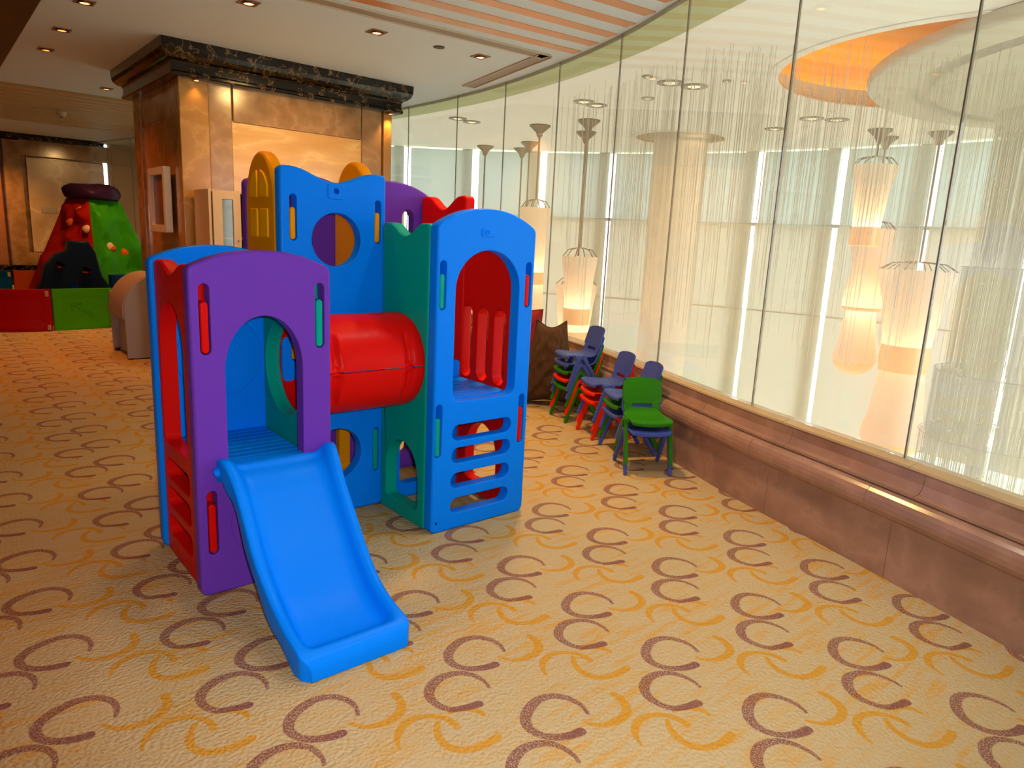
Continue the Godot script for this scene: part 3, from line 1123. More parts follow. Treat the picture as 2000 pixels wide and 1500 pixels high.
# ---------------------------------------------------------------- ceiling fittings and their light
func downlight(x: float, z: float, label: String, energy: float, tint: Color, angle := 62.0, aim := Vector3.ZERO, group := "recessed square downlights") -> void:
	var t := thing("downlight", label, "ceiling light", Vector3(x, CEIL, z), group)
	var flatwise := Transform3D(Basis(Vector3(1, 0, 0), Vector3(0, 0, 1), Vector3(0, 1, 0)), Vector3(x, CEIL - 0.004, z))
	var mb := MB.new()
	mb.slab(rect2(-0.075, -0.075, 0.075, 0.075, 0.006), [rect2(-0.058, -0.058, 0.058, 0.058, 0.004)], 0.008, 0.002, flatwise, 0.05)
	part(t, "trim", mb, mat("downlight_trim", Color(0.52, 0.42, 0.34), 0.4))
	mb = MB.new()
	mb.box(Vector3(x, CEIL - 0.0025, z), Vector3(0.112, 0.004, 0.112))
	part(t, "housing", mb, mat("downlight_housing", Color(0.16, 0.08, 0.05), 0.4))
	mb = MB.new()
	mb.lathe(Vector3(x, CEIL, z), [Vector2(0.047, -0.004), Vector2(0.05, -0.014), Vector2(0.043, -0.018), Vector2(0.037, -0.012)], 20)
	part(t, "lamp_ring", mb, mat("copper_ring", Color(0.72, 0.36, 0.22), 0.25, 0.9))
	mb = MB.new()
	mb.lathe(Vector3(x, CEIL, z), [Vector2(0.036, -0.012), Vector2(0.0, -0.015)], 20)
	var key := "lamp_glow_%s" % tint.to_html(false)
	var glow := mat(key, tint, 0.4)
	glow.emission_enabled = true
	glow.emission = tint
	glow.emission_energy_multiplier = 5.0
	part(t, "lamp", mb, glow)
	var l := SpotLight3D.new()
	l.name = "lamp_light"
	l.light_color = tint
	l.light_energy = energy
	l.spot_angle = angle
	l.spot_angle_attenuation = 0.8
	l.spot_range = 25.0
	l.spot_attenuation = 2.0
	l.light_size = 0.12
	l.shadow_enabled = true
	l.basis = Basis.looking_at(Vector3.DOWN, Vector3.FORWARD) if aim == Vector3.ZERO else Basis.looking_at(aim - Vector3(x, CEIL - 0.03, z))
	l.position = Vector3(0, -0.03, 0)
	t.add_child(l)

const HONEY := Color(1.0, 0.80, 0.50)
const AMBER := Color(1.0, 0.70, 0.38)
const EMBER := Color(1.0, 0.56, 0.20)
const WARM := Color(1.0, 0.955, 0.88)

func build_ceiling_fittings() -> void:
	downlight(2.2, -6.03, "square downlight above the column's near corner, leftmost of the row of three", LAMP * 0.55, HONEY, 38.0, Vector3(2.6, 1.5, -7.86))
	downlight(3.3, -5.95, "square downlight in the middle of the row of three beside the ceiling slot", LAMP * 1.7, HONEY, 42.0, Vector3(3.3, 1.6, -7.86))
	downlight(4.41, -5.89, "square downlight nearest the ceiling slot's corner by the glass", LAMP * 2.2, HONEY, 52.0)
	downlight(1.24, -8.27, "square downlight beside the dark timber soffit, the nearer of two in view", LAMP * 0.8, EMBER, 48.0)
	downlight(1.24, -9.35, "reddish square downlight beside the dark timber soffit, farther of two", LAMP * 0.7, Color(1.0, 0.50, 0.18))
	downlight(2.16, -11.3, "square downlight just before the slatted ceiling strip", LAMP * 2.2, AMBER)
	downlight(3.1, -14.8, "far downlight at the slatted ceiling strip's end", LAMP * 1.6, HONEY, 21.0, Vector3(2.6, 1.55, -19.2))
	downlight(1.15, -18.2, "far downlight grazing the amber marble pilaster", LAMP * 2.5, AMBER)
	downlight(-1.6, -12.0, "downlight over the ball pit, out of view", LAMP * 1.8, AMBER)
	var row := [[-7.1, "just before the marble column", 0.45], [-5.0, "behind the slide tower", 0.25], [-3.8, "over the slide tower's back", 0.6]]
	for q in row:
		downlight(1.24, q[0], "square downlight in the row along the timber soffit, " + q[1], LAMP * q[2], AMBER)
	var spot_words := ["nearest the playset's slide", "level with the playset's middle", "level with the marble column's front", "closest to the viewer"]
	var left := [[-1.4, -2.4], [-1.4, -4.6], [-1.4, -7.0], [-0.9, -0.4]]
	for k in 4:
		downlight(left[k][0], left[k][1], "square downlight over the open carpet left of the playset, " + spot_words[k], LAMP * [0.8, 0.12, 0.15, 0.15][k], EMBER, 50.0)
	for q in [[2.6, -2.3, "in front of the ladder tower", 1.3], [2.3, -0.7, "over the carpet's middle", 1.5], [1.3, 0.4, "just before the viewer", 1.1], [1.7, 1.9, "behind the viewer by the glass", 1.3], [0.2, 1.5, "behind the viewer, farthest from the glass", 0.5], [3.2, -3.5, "beside the ladder tower's red side", 4.2]]:
		downlight(q[0], q[1], "added square downlight out of view in the striped ceiling, " + q[2], LAMP * 0.55 * q[3], HONEY if q[3] > 2.0 else WARM, 54.0)  # unseen lamps added to brighten the carpet and the playset's front faces
	washer(Vector3(4.52, 2.928, -7.80), "tiny bright lamp under the crown at the column's right corner", 0.35)
	washer(Vector3(2.30, 2.928, -7.80), "added tiny lamp under the crown at the column's left corner", 0.1)  # extra lamp added to brighten the column's face
	# copper strips let into the ceiling
	var copper := mat("copper_strip", Color(0.80, 0.54, 0.36), 0.3, 0.55)
	for k in 17:
		var z4 := -5.14 + 0.316 * k
		var xe := 4.9
		for it in 12:
			xe = glass_x(clampf(z4 + 0.105 * (xe - 4.0), -19.0, 3.5)) - 0.05
		var a := Vector3(1.45, CEIL - 0.002, z4 + 0.105 * (1.45 - 4.0))
		var b := Vector3(xe, CEIL - 0.002, z4 + 0.105 * (xe - 4.0))
		var mb := MB.new()
		var d := (b - a).normalized()
		mb.box((a + b) * 0.5, Vector3((b - a).length(), 0.008, 0.125), 0.002, Basis(d, Vector3.UP, d.cross(Vector3.UP)))
		struct_mesh("trim_%d" % (60 + k), mb, copper, "polished copper strip %d in the striped ceiling, counted from the slot" % (k + 1), "ceiling strip")
	# air slot that turns the corner
	var slot := struct_root("trim_5", "long grey-brown air slot that turns a corner in the ceiling", "air slot")
	var grey := mat("slot_paint", Color(0.62, 0.58, 0.54), 0.6)
	var lip := mat("slot_lip", Color(0.78, 0.72, 0.62), 0.5)
	for q in [[Vector3(0.98, 0, -5.66), Vector3(4.80, 0, -5.385), 0.15], [Vector3(4.80, 0, -5.385), Vector3(5.165, 0, -7.1), 0.15]]:
		var d: Vector3 = (q[1] - q[0]).normalized()
		var s := d.cross(Vector3.UP)
		var b := Basis(d, Vector3.UP, s)
		var mb := MB.new()
		mb.box((q[0] + q[1]) * 0.5 + Vector3(0, CEIL - 0.001, 0), Vector3((q[1] - q[0]).length() + 0.06, 0.006, q[2]), 0.0, b)
		part(slot, "duct_face", mb, grey)
		for e in [-1.0, 1.0]:
			mb = MB.new()
			mb.box((q[0] + q[1]) * 0.5 + Vector3(0, CEIL - 0.006, 0) + s * e * q[2] * 0.5, Vector3((q[1] - q[0]).length() + 0.02, 0.012, 0.018), 0.003, b)
			part(slot, "lip", mb, lip)
	# slatted strip over the far side
	var slats := struct_root("ceiling_slats", "slatted cream ceiling strip above the climbing tower", "ceiling")
	var mb := MB.new()
	mb.box(Vector3(2.3, CEIL - 0.003, -14.2), Vector3(5.0, 0.01, 4.3))
	part(slats, "backing", mb, mat("slat_paint", Color(0.78, 0.68, 0.50), 0.5))
	for k in 13:
		mb = MB.new()
		mb.box(Vector3(2.3, CEIL - 0.02, -12.2 - k * 0.33), Vector3(5.0, 0.022, 0.20), 0.004)
		part(slats, "slat", mb, mat("slat_paint", Color(0.78, 0.68, 0.50), 0.5))
	# small round fittings
	var det := thing("smoke_detector", "round white detector under the slatted ceiling strip", "detector", Vector3(2.0, CEIL - 0.055, -14.0))
	mb = MB.new()
	mb.lathe(Vector3(2.0, CEIL - 0.055, -14.0), [Vector2(0.075, 0.0), Vector2(0.075, -0.03), Vector2(0.05, -0.07), Vector2(0.0, -0.075)], 20)
	part(det, "body", mb, mat("detector_white", Color(0.82, 0.76, 0.62), 0.5))
	mb = MB.new()
	mb.lathe(Vector3(2.0, CEIL - 0.055, -14.0), [Vector2(0.025, -0.072), Vector2(0.02, -0.085), Vector2(0.0, -0.086)], 12)
	part(det, "sensor", mb, mat("detector_grey", Color(0.4, 0.36, 0.3), 0.5))
	var spk := thing("ceiling_grille", "small dark round grille between two ceiling downlights", "grille", Vector3(3.95, CEIL, -5.93))
	mb = MB.new()
	mb.lathe(Vector3(3.95, CEIL, -5.93), [Vector2(0.055, 0.0), Vector2(0.055, -0.006), Vector2(0.045, -0.009), Vector2(0.0, -0.009)], 20)
	part(spk, "disc", mb, mat("grille_dark", Color(0.12, 0.09, 0.07), 0.5))

# small washer lamps tucked under the crown of the column
func washer(at: Vector3, label: String, energy: float) -> void:
	var t := thing("column_lamp", label, "lamp", at, "washer lamps under the column's crown")
	var mb := MB.new()
	mb.lathe(at, [Vector2(0.03, 0.0), Vector2(0.034, -0.012), Vector2(0.024, -0.016), Vector2(0.0, -0.006)], 16)
	part(t, "ring", mb, mat("copper_ring", Color.WHITE))
	mb = MB.new()
	mb.lathe(at, [Vector2(0.022, -0.0145), Vector2(0.0, -0.018)], 16)
	part(t, "lamp", mb, mats["lamp_glow_" + HONEY.to_html(false)])
	var l := SpotLight3D.new()
	l.name = "lamp_light"
	l.light_color = HONEY
	l.light_energy = energy
	l.spot_angle = 50.0
	l.spot_angle_attenuation = 0.8
	l.spot_range = 12.0
	l.spot_attenuation = 2.0
	l.light_size = 0.03
	l.shadow_enabled = true
	l.rotation_degrees = Vector3(-90, 0, 0)
	l.position = Vector3(0, -0.03, 0)
	t.add_child(l)

const LAMP := 3.0

# ---------------------------------------------------------------- playset
const T := 0.07

func front_xf(z: float) -> Transform3D:
	return Transform3D(Basis(), Vector3(0, 0, z))

func side_xf(x: float) -> Transform3D:
	return Transform3D(Basis(Vector3(0, 0, 1), Vector3(0, 1, 0), Vector3(1, 0, 0)), Vector3(x, 0, 0))

func panel_part(parent: Node, called: String, outer: PackedVector2Array, holes: Array, xf: Transform3D, m: Material, label: String, r := 0.014) -> MeshInstance3D:
	var mb := MB.new()
	mb.slab(outer, holes, T, r, xf)
	return part(parent, called, mb, m, label)

# peg of a side panel that shows in a front panel's slot
func peg(parent: Node, x: float, y0: float, y1: float, z: float, w: float, m: Material) -> void:
	var mb := MB.new()
	mb.slab(slot2(x, y0, y1, w), [], 0.06, 0.008, front_xf(z))
	part(parent, "locking_tab", mb, m)

func raised_disc(parent: Node, called: String, c: Vector2, r: float, xf: Transform3D, m: Material) -> void:
	var mb := MB.new()
	mb.slab(circle2(c, r, 56), [], 0.012, 0.004, xf, 0.03)
	part(parent, called, mb, m)

func deck(parent: Node, x0: float, x1: float, z0: float, z1: float, y: float, m: Material) -> void:
	var mb := MB.new()
	mb.box(Vector3((x0 + x1) / 2, y - 0.035, (z0 + z1) / 2), Vector3(x1 - x0, 0.05, z1 - z0), 0.005)
	var d := part(parent, "deck", mb, m)
	var k := int((z1 - z0) / 0.052)
	for i in k:
		mb = MB.new()
		var z := lerpf(z0, z1, (i + 0.5) / k)
		mb.box(Vector3((x0 + x1) / 2, y - 0.007, z), Vector3(x1 - x0 - 0.01, 0.014, (z1 - z0) / k - 0.006), 0.004)
		part(d, "tread_slat", mb, m)

func build_playset() -> void:
	var blue := plastic("blue_plastic", Color(0.0, 0.49, 1.0))
	var purple := plastic("purple_plastic", Color(0.41, 0.215, 0.69))
	var red := plastic("red_plastic", Color(0.80, 0.055, 0.04))
	var green := plastic("green_plastic", Color(0.0, 0.61, 0.55))
	var yellow := plastic("yellow_plastic", Color(0.88, 0.57, 0.015))
	var p := thing("play_structure", "large multicoloured plastic playset with slide, tunnel and four towers", "playset", Vector3(1.6, 0, -3.3))
	# ---- slide tower: purple front, red ladder side, blue back, green tunnel side
	var x0 := 0.757
	var x1 := 1.332
	var zf := -2.815
	var o := panel_part(p, "arched_panel", arched2(x0, x1, 1.345, 1.413), [door2(0.884, 1.202, 0.50, 0.935, 1.153), slot2(0.814, 1.008, 1.283, 0.04), slot2(1.281, 1.008, 1.283, 0.04), slot2(0.814, 0.178, 0.452, 0.04), slot2(1.281, 0.178, 0.452, 0.04)], front_xf(zf), purple, "purple front panel with an arched doorway above the slide")
	raised_disc(o, "embossed_disc", Vector2(1.043, 0.285), 0.158, front_xf(-2.78), purple)
	for q in [[0.814, red], [1.281, green]]:
		peg(o, q[0], 1.012, 1.215, zf + 0.002, 0.031, q[1])
		peg(o, q[0], 0.183, 0.395, zf + 0.002, 0.031, q[1])
	o = panel_part(p, "arched_panel", arched2(x0, x1, 1.345, 1.413), [], front_xf(-3.385), blue, "closed blue back panel behind the slide doorway")
	raised_disc(o, "embossed_disc", Vector2(1.043, 0.90), 0.195, front_xf(-3.35), blue)
	var rung := [door2(-3.295, -2.945, 0.545, 0.98, 1.185, 0.03)]
	for y in [0.43, 0.295, 0.155]:
		rung.append(rect2(-3.285, y - 0.052, -2.945, y + 0.045, 0.03))
	panel_part(p, "ladder_panel", scooped2(-3.348, -2.852, 1.348, 0.045, 0.18), rung, side_xf(0.808), red, "red ladder panel on the slide tower", 0.018)
	panel_part(p, "tunnel_panel", scooped2(-3.348, -2.852, 1.348, 0.06), [circle2(Vector2(-3.1, 0.87), 0.218)], side_xf(1.282), green, "green panel holding the tunnel's near end")
	deck(p, 0.845, 1.245, -3.345, -2.855, 0.535, blue)
	# ---- ladder tower: blue front, green tunnel side, red rail side
	x0 = 1.872
	x1 = 2.492
	var holes := [door2(1.985, 2.39, 0.685, 1.245, 1.443, 0.05), slot2(1.909, 1.152, 1.388, 0.038), slot2(2.450, 1.152, 1.388, 0.038), slot2(1.906, 0.406, 0.682, 0.038), slot2(2.446, 0.406, 0.682, 0.038)]
	for y in [0.522, 0.400, 0.265, 0.128]:
		holes.append(rect2(1.99, y - 0.042, 2.378, y + 0.042, 0.041))
	o = panel_part(p, "arched_panel", arched2(x0, x1, 1.555, 1.645, 0.06), holes, front_xf(zf), blue, "blue front panel with an arched doorway over ladder slots", 0.013)
	for q in [[1.909, green, 1.905], [2.450, red, 2.447]]:
		peg(o, q[0], 1.156, 1.325, zf, 0.029, q[1])
		peg(o, q[2], 0.411, 0.610, zf, 0.029, q[1])
	var mb := MB.new()
	mb.slab(rect2(2.13, 1.508, 2.215, 1.552, 0.012), [], 0.006, 0.002, front_xf(-2.779), 0.03)
	var badge := part(o, "badge", mb, blue)
	mb = MB.new()
	mb.slab(circle2(Vector2(2.16, 1.53), 0.014, 20), [circle2(Vector2(2.16, 1.53), 0.0115, 20)], 0.006, 0.0008, front_xf(-2.776), 0.03)
	mb.box(Vector3(2.16, 1.53, -2.776), Vector3(0.003, 0.014, 0.005))
	part(badge, "numeral", mb, blue)
	mb = MB.new()
	mb.lathe(Vector3.ZERO, [Vector2(0.006, 0.0), Vector2(0.004, 0.003), Vector2(0.0, 0.0035)], 10)
	for i in mb.v.size():
		mb.v[i] = Vector3(1.905 + mb.v[i].x, 0.055 + mb.v[i].z, -2.78 + mb.v[i].y)
		mb.n[i] = Vector3(mb.n[i].x, mb.n[i].z, mb.n[i].y)
	part(o, "screw", mb, mat("screw_dark", Color(0.05, 0.08, 0.12), 0.4, 0.6))
	panel_part(p, "tunnel_panel", scooped2(-3.298, -2.852, 1.56, 0.062, 0.14), [circle2(Vector2(-3.1, 0.87), 0.185), door2(-3.235, -2.915, 0.085, 0.24, 0.43, 0.03)], side_xf(1.907), green, "green panel at the tunnel's far end with a low crawl hole")
	panel_part(p, "rail_panel", scooped2(-3.365, -2.852, 1.56, 0.06), [slot2(-3.262, 0.70, 1.12, 0.10), slot2(-3.11, 0.70, 1.12, 0.10), slot2(-2.958, 0.70, 1.12, 0.10), door2(-3.235, -2.945, 0.085, 0.26, 0.45, 0.03)], side_xf(2.448), red, "red side panel with three upright rail slots")
	deck(p, 1.945, 2.41, -3.30, -2.855, 0.69, blue)
	# ---- look-out tower: tall blue front with round holes, yellow sides, purple back
	x0 = 1.325
	x1 = 1.893
	zf = -3.335
	o = panel_part(p, "lookout_panel", scooped2(x0, x1, 1.795, 0.06, 0.10, 0.05, 0.03), [circle2(Vector2(1.615, 1.457), 0.132), circle2(Vector2(1.615, 0.335), 0.14), slot2(1.39, 1.448, 1.665, 0.036), slot2(1.846, 1.448, 1.665, 0.036), slot2(1.39, 0.86, 1.13, 0.036), slot2(1.846, 0.20, 0.45, 0.036), rect2(1.6, 1.682, 1.625, 1.706, 0.008)], front_xf(zf), blue, "tall blue panel with two round look-out holes", 0.016)
	peg(o, 1.39, 1.452, 1.605, zf, 0.028, yellow)
	peg(o, 1.846, 1.452, 1.605, zf, 0.028, yellow)
	peg(o, 1.39, 0.864, 1.127, zf, 0.028, yellow)
	peg(o, 1.846, 0.205, 0.44, zf, 0.028, green)
	mb = MB.new()
	mb.slab(rect2(1.567, 1.655, 1.66, 1.728, 0.014), [rect2(1.6, 1.682, 1.625, 1.706, 0.008)], 0.008, 0.003, front_xf(-3.299), 0.02)
	part(o, "badge", mb, blue)
	for q in [[1.362, -1.0], [1.858, 1.0]]:
		var tall := door2(-3.762, -3.372, 0.0, 1.60, 1.872, 0.03)
		o = panel_part(p, "arched_side", tall, [door2(-3.70, -3.44, 0.10, 0.60, 0.80, 0.04)], side_xf(q[0]), yellow, "yellow arched side panel with moulded window panes", 0.02)
		for s in [-1, 1]:
			var zc: float = -3.562 + s * 0.068
			mb = MB.new()
			mb.slab(rect2(zc - 0.046, 1.455, zc + 0.046, 1.595, 0.008), [], 0.016, 0.005, side_xf(q[0] + q[1] * (T * 0.5)), 0.03)
			part(o, "window_pane", mb, plastic("light_yellow_plastic", Color(0.95, 0.68, 0.03)))
			mb = MB.new()
			var pane := PackedVector2Array([Vector2(zc - 0.046, 1.65), Vector2(zc + 0.046, 1.65)])
			for k in 9:
				var u := k / 8.0
				var zz := lerpf(zc + 0.046, zc - 0.046, u)
				pane.append(Vector2(zz, 1.652 + 0.13 * sqrt(maxf(0.0, 1.0 - pow((zz + 3.562) / 0.124, 2)))))
			mb.slab(pane, [], 0.016, 0.004, side_xf(q[0] + q[1] * (T * 0.5)), 0.02)
			part(o, "window_pane", mb, plastic("light_yellow_plastic", Color(0.95, 0.68, 0.03)))
	panel_part(p, "arched_panel", arched2(1.33, 1.9, 1.74, 1.80), [door2(1.45, 1.70, 0.95, 1.4, 1.58), door2(1.44, 1.72, 0.14, 0.45, 0.60)], front_xf(-3.80), purple, "purple back panel of the look-out tower")
	deck(p, 1.40, 1.82, -3.762, -3.372, 0.80, blue)
	# ---- rear tower: red scooped side, purple back with a small arched window
	panel_part(p, "door_panel", scooped2(-3.762, -3.30, 1.735, 0.075, 0.13), [door2(-3.70, -3.43, 0.88, 1.25, 1.42), door2(-3.69, -3.42, 0.085, 0.30, 0.48)], side_xf(2.44), red, "red scooped side panel of the rear tower")
	panel_part(p, "arched_panel", arched2(1.905, 2.475, 1.735, 1.81, 0.06), [door2(2.272, 2.355, 1.30, 1.60, 1.65, 0.03), door2(2.02, 2.10, 1.30, 1.60, 1.65, 0.03), door2(2.03, 2.35, 0.10, 0.35, 0.52)], front_xf(-3.80), purple, "purple back panel with narrow arched windows")
	panel_part(p, "sill_panel", rect2(1.95, 0.003, 2.405, 0.79, 0.02), [door2(2.0, 2.36, 0.09, 0.35, 0.55)], front_xf(-3.335), blue, "low blue sill between ladder tower and rear tower")
	deck(p, 1.93, 2.40, -3.762, -3.372, 0.78, blue)
	build_tunnel(p, red)
	build_slide(p, blue)

func build_tunnel(p: Node, red: Material) -> void:
	# two moulded halves with a seam, dents near both ends and a window on the far side
	var xa := 1.30
	var xb := 1.885
	var c := Vector2(0.87, -3.1)
	var t := Node3D.new()
	t.name = "tunnel"
	p.add_child(t)
	t.set_meta("label", "red crawl tunnel of two halves between the towers")
	for half in 2:
		var rows := []
		var mask := []
		var nx := 48
		var na := 40
		for i in nx + 1:
			var u := float(i) / nx
			var x := lerpf(xa, xb, u)
			var row := []
			var mrow := []
			for j in na + 1:
				var a := 0.012 + (PI - 0.024) * j / na
				if half == 1:
					a = -a
				var r := 0.235
				var e := minf(u, 1.0 - u)
				r -= 0.012 * exp(-pow(e / 0.03, 2.0))
				# dents: deepest beside the seam, fading upwards, on the near and the far side
				var up := absf(a) if absf(a) < PI * 0.5 else PI - absf(a)
				var fade := clampf(1.0 - up / 0.85, 0.0, 1.0)
				var wdt := 0.045 - 0.018 * (1.0 - fade)
				for q in [0.17, 0.83]:
					var dd := absf(u - q) / wdt
					if dd < 1.0 and fade > 0.0 and up > 0.03:
						r -= 0.022 * sqrt(1.0 - dd * dd) * smoothstep(0.0, 0.35, fade) * smoothstep(0.03, 0.07, up)
				row.append(Vector3(x, c.x + r * sin(a), c.y + r * cos(a)))
				if i < nx and j < na:
					mrow.append(not (u > 0.06 and u < 0.94 and PI - absf(a) < 0.50))
			rows.append(row)
			if i < nx:
				mask.append(mrow)
		var mb := MB.new()
		mb.shell(rows, 0.012, mask)
		part(t, "tunnel_half", mb, red)

func build_slide(p: Node, blue: Material) -> void:
	var path := [Vector2(-2.80, 0.560), Vector2(-2.775, 0.583), Vector2(-2.74, 0.590), Vector2(-2.705, 0.575), Vector2(-2.66, 0.535), Vector2(-2.60, 0.465), Vector2(-2.53, 0.385), Vector2(-2.45, 0.300), Vector2(-2.36, 0.222), Vector2(-2.27, 0.163), Vector2(-2.18, 0.125), Vector2(-2.10, 0.103), Vector2(-2.05, 0.090), Vector2(-2.02, 0.074), Vector2(-2.003, 0.046), Vector2(-1.998, 0.012), Vector2(-1.998, 0.004)]
	var fine := []
	for i in path.size() - 1:
		for k in 4:
			var a: Vector2 = path[maxi(i - 1, 0)]
			var b: Vector2 = path[i]
			var c: Vector2 = path[i + 1]
			var d: Vector2 = path[mini(i + 2, path.size() - 1)]
			fine.append(b.cubic_interpolate(c, a, d, k / 4.0))
	fine.append(path[path.size() - 1])
	var cross := [[-1.0, -1.0], [-1.0, -0.5], [-1.0, -0.16], [-0.99, -0.06], [-0.965, -0.012], [-0.93, 0.0], [-0.88, -0.004], [-0.83, -0.10], [-0.79, -0.30], [-0.755, -0.58], [-0.715, -0.80], [-0.66, -0.93], [-0.55, -0.985], [-0.3, -1.0], [0.0, -1.0]]
	var full := cross.duplicate()
	for k in range(cross.size() - 2, -1, -1):
		full.append([-cross[k][0], cross[k][1]])
	var rows := []
	for i in fine.size():
		var q: Vector2 = fine[i]
		var u := float(i) / (fine.size() - 1)
		var depth := 0.062 * smoothstep(0.02, 0.14, u)
		# tray closes before the lip
		depth = lerpf(depth, 0.0, smoothstep(-2.13, -2.045, q.x))
		if q.x < -2.70:
			depth = maxf(depth, 0.035)
		var half := 0.228 + 0.02 * (1.0 - smoothstep(-2.78, -2.60, q.x)) - 0.012 * smoothstep(-2.5, -2.2, q.x)
		# rounded corners of the foot
		half -= 0.03 * pow(smoothstep(-2.05, -1.998, q.x), 2.0)
		var row := []
		for k in full.size():
			var t: float = full[k][0]
			var h: float = full[k][1]
			var y := q.y + h * depth
			if absf(t) >= 1.0:
				var skirt := minf(0.085 + 0.01 * sin(u * 38.0), q.y - 0.003)
				y = q.y + h * skirt
			row.append(Vector3(1.082 - 0.014 * smoothstep(-2.7, -2.1, q.x) + t * half, maxf(y, 0.003), q.x))
		rows.append(row)
	var mb := MB.new()
	mb.grid(rows)
	# underside
	var under := []
	for r in rows:
		under.append([r[0], r[0].lerp(r[r.size() - 1], 0.5) - Vector3(0, 0.0, 0), r[r.size() - 1]])
	mb.grid(under)
	var last := rows.size() - 1
	for e in [0, last]:
		var r: Array = rows[e]
		var nn := Vector3(0, 0, -1 if e == 0 else 1)
		for k in r.size() - 1:
			mb.tri((r[0] + r[r.size() - 1]) * 0.5, r[k], r[k + 1], nn, nn, nn)
	var s := part(p, "slide", mb, blue, "short blue slide with raised rims")
	# hook lip that laps over the deck
	mb = MB.new()
	mb.slab(rounded([Vector2(0.93, -2.86), Vector2(1.13, -2.86), Vector2(1.16, -2.835), Vector2(1.235, -2.835), Vector2(1.235, -2.775), Vector2(0.90, -2.775), Vector2(0.90, -2.835)], 0.01), [], 0.014, 0.005, Transform3D(Basis(Vector3(1, 0, 0), Vector3(0, 0, 1), Vector3(0, 1, 0)), Vector3(0, 0.543, 0)))
	part(s, "hook_lip", mb, blue)
	for sd in [-1.0, 1.0]:
		mb = MB.new()
		mb.tube([Vector3(1.082 + sd * 0.225, 0.535, -2.765), Vector3(1.082 + sd * 0.256, 0.53, -2.765), Vector3(1.082 + sd * 0.262, 0.528, -2.765)], [0.024, 0.022, 0.012], 12)
		part(s, "hook_knob", mb, blue)

# ---------------------------------------------------------------- stacked chairs
func chair_parts(t: Node3D, m: Material) -> void:
	# x across, z to the front, y up
	org = Vector3.ZERO
	var prof := [[0.150, 0.272, 0.128], [0.153, 0.286, 0.138], [0.148, 0.297, 0.143], [0.12, 0.300, 0.147], [0.07, 0.295, 0.148], [0.0, 0.289, 0.146], [-0.06, 0.289, 0.140], [-0.095, 0.296, 0.130], [-0.118, 0.311, 0.122], [-0.130, 0.328, 0.117], [-0.136, 0.342, 0.116], [-0.141, 0.356, 0.117], [-0.146, 0.370, 0.120]]
	var rows := []
	var mask := []
	for i in prof.size():
		var q: Array = prof[i]
		var row := []
		var mrow := []
		for j in 17:
			var s := j / 8.0 - 1.0
			var dish: float = (1.0 - s * s) * 0.012 * (1.0 if i < 9 else 0.0)
			var wrap: float = s * s * 0.016 * clampf((i - 7) / 3.0, 0.0, 1.0)
			row.append(Vector3(s * q[2], q[1] - dish + 0.006, q[0] + wrap))
			if j < 16:
				mrow.append(not (i >= 9 and i <= 10 and j >= 3 and j <= 12))
		rows.append(row)
		if i < prof.size() - 1:
			mask.append(mrow)
	var mb := MB.new()
	mb.shell(rows, 0.010, mask)
	part(t, "seat", mb, m)
	var back := [[-0.143, 0.363, 0.118], [-0.146, 0.372, 0.131], [-0.150, 0.385, 0.137], [-0.157, 0.41, 0.138], [-0.166, 0.44, 0.137], [-0.176, 0.475, 0.135], [-0.187, 0.51, 0.132], [-0.192, 0.527, 0.126], [-0.194, 0.536, 0.112]]
	rows = []
	for i in back.size():
		var q: Array = back[i]
		var row := []
		for j in 13:
			var s := j / 6.0 - 1.0
			var arch := -0.012 * s * s if i > 6 else 0.010 * (1.0 - s * s) * (-1.0 if i < 2 else 0.0)
			row.append(Vector3(s * q[2], q[1] + arch, q[0] + s * s * 0.018))
		rows.append(row)
	mb = MB.new()
	mb.shell(rows, 0.014)
	part(t, "backrest", mb, m)
	for sx in [-1.0, 1.0]:
		mb = MB.new()
		mb.bar(Vector3(sx * 0.150, 0.292, 0.055), Vector3(sx * 0.152, 0.004, 0.155), Vector2(0.024, 0.042), Vector2(0.022, 0.026), Vector3.RIGHT)
		mb.box(Vector3(sx * 0.146, 0.286, 0.06), Vector3(0.028, 0.03, 0.07), 0.008)
		part(t, "front_leg", mb, m)
		mb = MB.new()
		mb.bar(Vector3(sx * 0.150, 0.285, 0.015), Vector3(sx * 0.155, 0.004, -0.165), Vector2(0.022, 0.040), Vector2(0.022, 0.028), Vector3.RIGHT)
		part(t, "rear_leg", mb, m)
		mb = MB.new()
		mb.bar(Vector3(sx * 0.118, 0.312, -0.112), Vector3(sx * 0.124, 0.40, -0.147), Vector2(0.016, 0.022), Vector2(0.012, 0.014), Vector3.RIGHT)
		part(t, "back_rib", mb, m)

